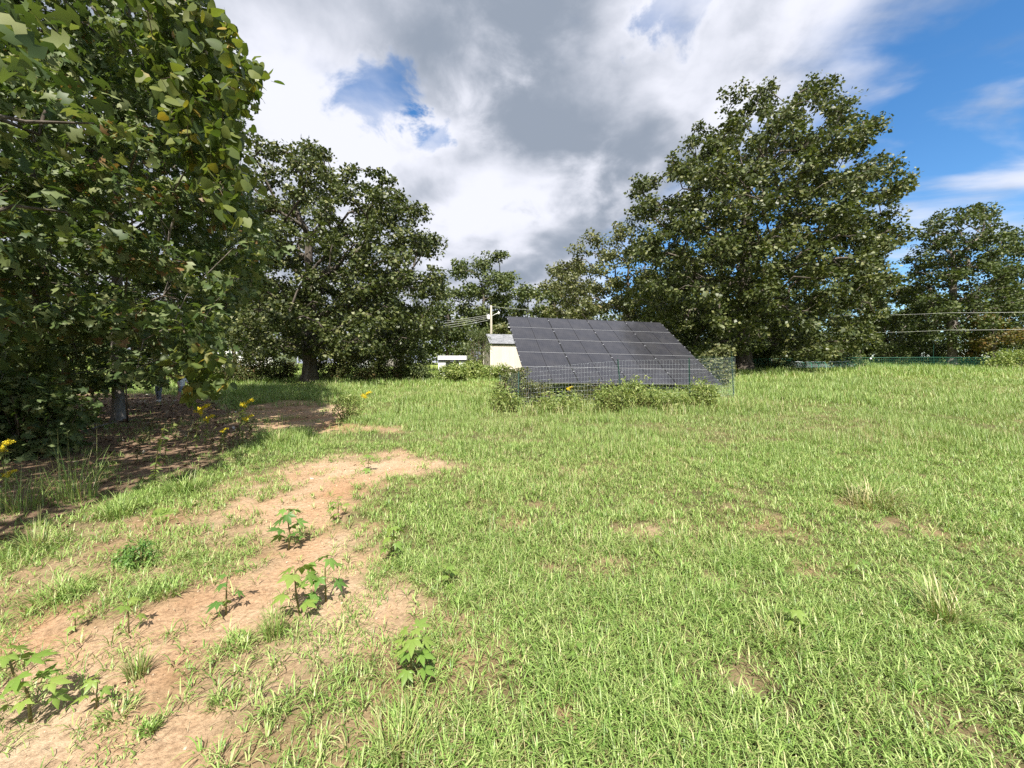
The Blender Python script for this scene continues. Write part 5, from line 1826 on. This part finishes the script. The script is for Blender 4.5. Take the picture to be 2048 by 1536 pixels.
def flat_leaf(label, px, py, size, mat, kind, seed, name='fallen_leaf', curl=0.3):
    rg = np.random.default_rng(seed)
    p = gp(px, py); p[2] += 0.015
    T = {'heart': LEAF_HEART, 'oak': LEAF_OAK}[kind]
    V = T[0].copy(); V[:, 2] += curl * V[:, 0] ** 2 + 0.15 * (V[:, 1] - 0.5) ** 2
    o = link(name, new_mesh(name, V, T[1], M[mat]))
    az = rg.uniform(0, 2 * PI)
    Bm = basis(np.array([[0.1, -0.25, 1.0]]), np.array([[math.cos(az), math.sin(az), 0]]))[0]
    o.matrix_basis = m4(Bm, size, p)
    tag(o, label, 'leaf')


flat_leaf('large pale green fallen leaf at the edge of the litter', 308, 1030, 0.19, 'limegreen', 'heart', 3)
flat_leaf('curled pale dead leaf left of the seedling group', 425, 1132, 0.085, 'straw', 'oak', 6, curl=0.8)
flat_leaf('grey-white dead leaf right of the pale green one', 388, 1012, 0.10, 'straw', 'oak', 8, curl=0.7)


def stick(label, pts, r):
    P = [gp(*p) + np.array([0, 0, h]) for p, h in pts]
    mb = MB(); mb.tube(P, np.linspace(r, r * 0.4, len(P)), 6)
    o = mb.build('fallen_stick', M['bark_grey'], None, True)
    tag(o, label, 'stick', 'sticks in the litter')


stick('pale fallen stick left of the slim pale trunk', [((140, 862), 0.04), ((170, 856), 0.09), ((200, 852), 0.05)], 0.022)
stick('longer pale fallen stick in front of the slim pale trunk', [((165, 866), 0.03), ((210, 856), 0.08), ((245, 846), 0.06)], 0.018)


# ------------------------------------------------------------------ two children beyond the near oaks


def person(label, px, py, h, yaw, cols, stride, arm, seed):
    b = gp(px, py)
    root = thing('person', label, 'person', b, 'children beyond the near oaks')
    V, E, Rr = [], [], []

    def v(p, r, par=None):
        V.append(p); Rr.append(r)
        if par is not None:
            E.append((par, len(V) - 1))
        return len(V) - 1
    pel = v((0, 0, 0.50), (0.085, 0.070))
    bel = v((0, 0, 0.59), (0.080, 0.064), pel)
    che = v((0, 0.0, 0.70), (0.088, 0.066), bel)
    nk = v((0, 0.0, 0.785), (0.045, 0.042), che)
    nk2 = v((0, -0.005, 0.825), (0.036, 0.038), nk)
    hd = v((0, -0.012, 0.872), (0.066, 0.072), nk2)
    hd2 = v((0, -0.008, 0.925), (0.074, 0.082), hd)
    v((0, -0.004, 0.968), (0.050, 0.056), hd2)
    v((0, -0.092, 0.885), (0.011, 0.011), hd)
    for s in (-1, 1):
        v((s * 0.072, 0.0, 0.892), (0.012, 0.018), hd)
        st = stride * s
        hip = v((s * 0.048, 0, 0.465), (0.060, 0.060), pel)
        kn = v((s * 0.052, -st * 0.55 - 0.02, 0.265), (0.042, 0.044), hip)
        an = v((s * 0.052, -st + 0.02, 0.055), (0.026, 0.030), kn)
        he = v((s * 0.053, -st + 0.012, 0.022), (0.028, 0.026), an)
        v((s * 0.060, -st - 0.085, 0.016), (0.028, 0.018), he)
        sh = v((s * 0.098, 0.0, 0.755), (0.040, 0.040), che)
        a = arm[0 if s < 0 else 1]
        el = v((s * (0.128 + 0.02 * a), -0.02 - 0.05 * a, 0.625), (0.029, 0.029), sh)
        wr = v((s * 0.135, -0.05 - 0.13 * a, 0.515 + 0.06 * a), (0.020, 0.020), el)
        d = np.array([0, -0.35 - 0.6 * a, -0.9 + 0.5 * a]); d /= np.linalg.norm(d)
        wp = np.array(V[wr])
        pm = v(tuple(wp + d * 0.035), (0.022, 0.013), wr)
        for k, (o_, ln) in enumerate([(-0.016, 0.036), (-0.005, 0.042), (0.006, 0.040), (0.016, 0.032)]):
            c = np.array(V[pm]) + np.array([0, o_, 0]) + d * 0.020
            f1 = v(tuple(c), (0.0070, 0.0070), pm)
            v(tuple(c + d * ln * 0.6 + np.array([-s * 0.006, 0, 0])), (0.006, 0.006), f1)
        t1 = v(tuple(wp + d * 0.018 + np.array([-s * 0.004, -0.022, 0])), (0.0075, 0.0075), wr)
        v(tuple(wp + d * 0.040 + np.array([-s * 0.006, -0.034, 0])), (0.006, 0.006), t1)
    me = bpy.data.meshes.new('body')
    me.from_pydata([tuple(float(c) * h for c in p) for p in V], E, [])
    ob = bpy.data.objects.new('body', me); C.objects.link(ob)
    md = ob.modifiers.new('skin', 'SKIN'); md.use_smooth_shade = True
    for i, sv in enumerate(me.skin_vertices[0].data):
        sv.radius = (Rr[i][0] * h, Rr[i][1] * h); sv.use_root = (i == 0)
    sb = ob.modifiers.new('sub', 'SUBSURF'); sb.levels = 2; sb.render_levels = 2
    dg = bpy.context.evaluated_depsgraph_get()
    em = bpy.data.meshes.new_from_object(ob.evaluated_get(dg))
    bpy.data.objects.remove(ob)
    em.name = 'body'
    em.materials.clear()
    for c in ('skin', 'hair', 'shirt', 'pants', 'shoe'):
        em.materials.append(cols[c])
    zlo = cols['hem']
    for p in em.polygons:
        x, y, z = (c / h for c in p.center)
        m_ = 0
        if z > 0.945 or (z > 0.84 and y > 0.005 - (z - 0.84) * 0.35):
            m_ = 1
        elif 0.50 < z < 0.795 and (abs(x) < 0.112 or z > 0.655):
            m_ = 2
        elif zlo < z <= 0.52 and abs(x) < 0.115:
            m_ = 3
        elif z < 0.062:
            m_ = 4
        p.material_index = m_
        p.use_smooth = True
    o = link('body', em, root)
    root.rotation_euler = (0, 0, yaw)
    return root


def flat(name, c, rough=0.7):
    return noise_mat(name, [(0.3, tuple(v * 0.9 for v in c)), (0.7, c)], 14, 3, rough, 0.3)


SK = flat('skin', (0.55, 0.33, 0.24), 0.5)
person('child in white shirt and grey shorts walking beyond the near leaves', 364, 803, 1.05, R(70),
       dict(skin=SK, hair=flat('brown_hair', (0.06, 0.04, 0.025)), shirt=flat('white_cotton', (0.78, 0.78, 0.80)), pants=flat('grey_shorts', (0.24, 0.28, 0.33)), shoe=flat('pink_shoes', (0.60, 0.36, 0.38)), hem=0.33),
       0.09, (0.2, 0.9), 1)
person('child in dark leggings and white shoes mostly hidden by leaves', 318, 803, 1.08, R(15),
       dict(skin=SK, hair=flat('dark_hair', (0.03, 0.022, 0.016)), shirt=flat('dark_top', (0.05, 0.055, 0.08)), pants=flat('grey_leggings', (0.20, 0.23, 0.28)), shoe=flat('white_shoes', (0.74, 0.74, 0.72)), hem=0.075),
       0.05, (0.1, 0.3), 2)
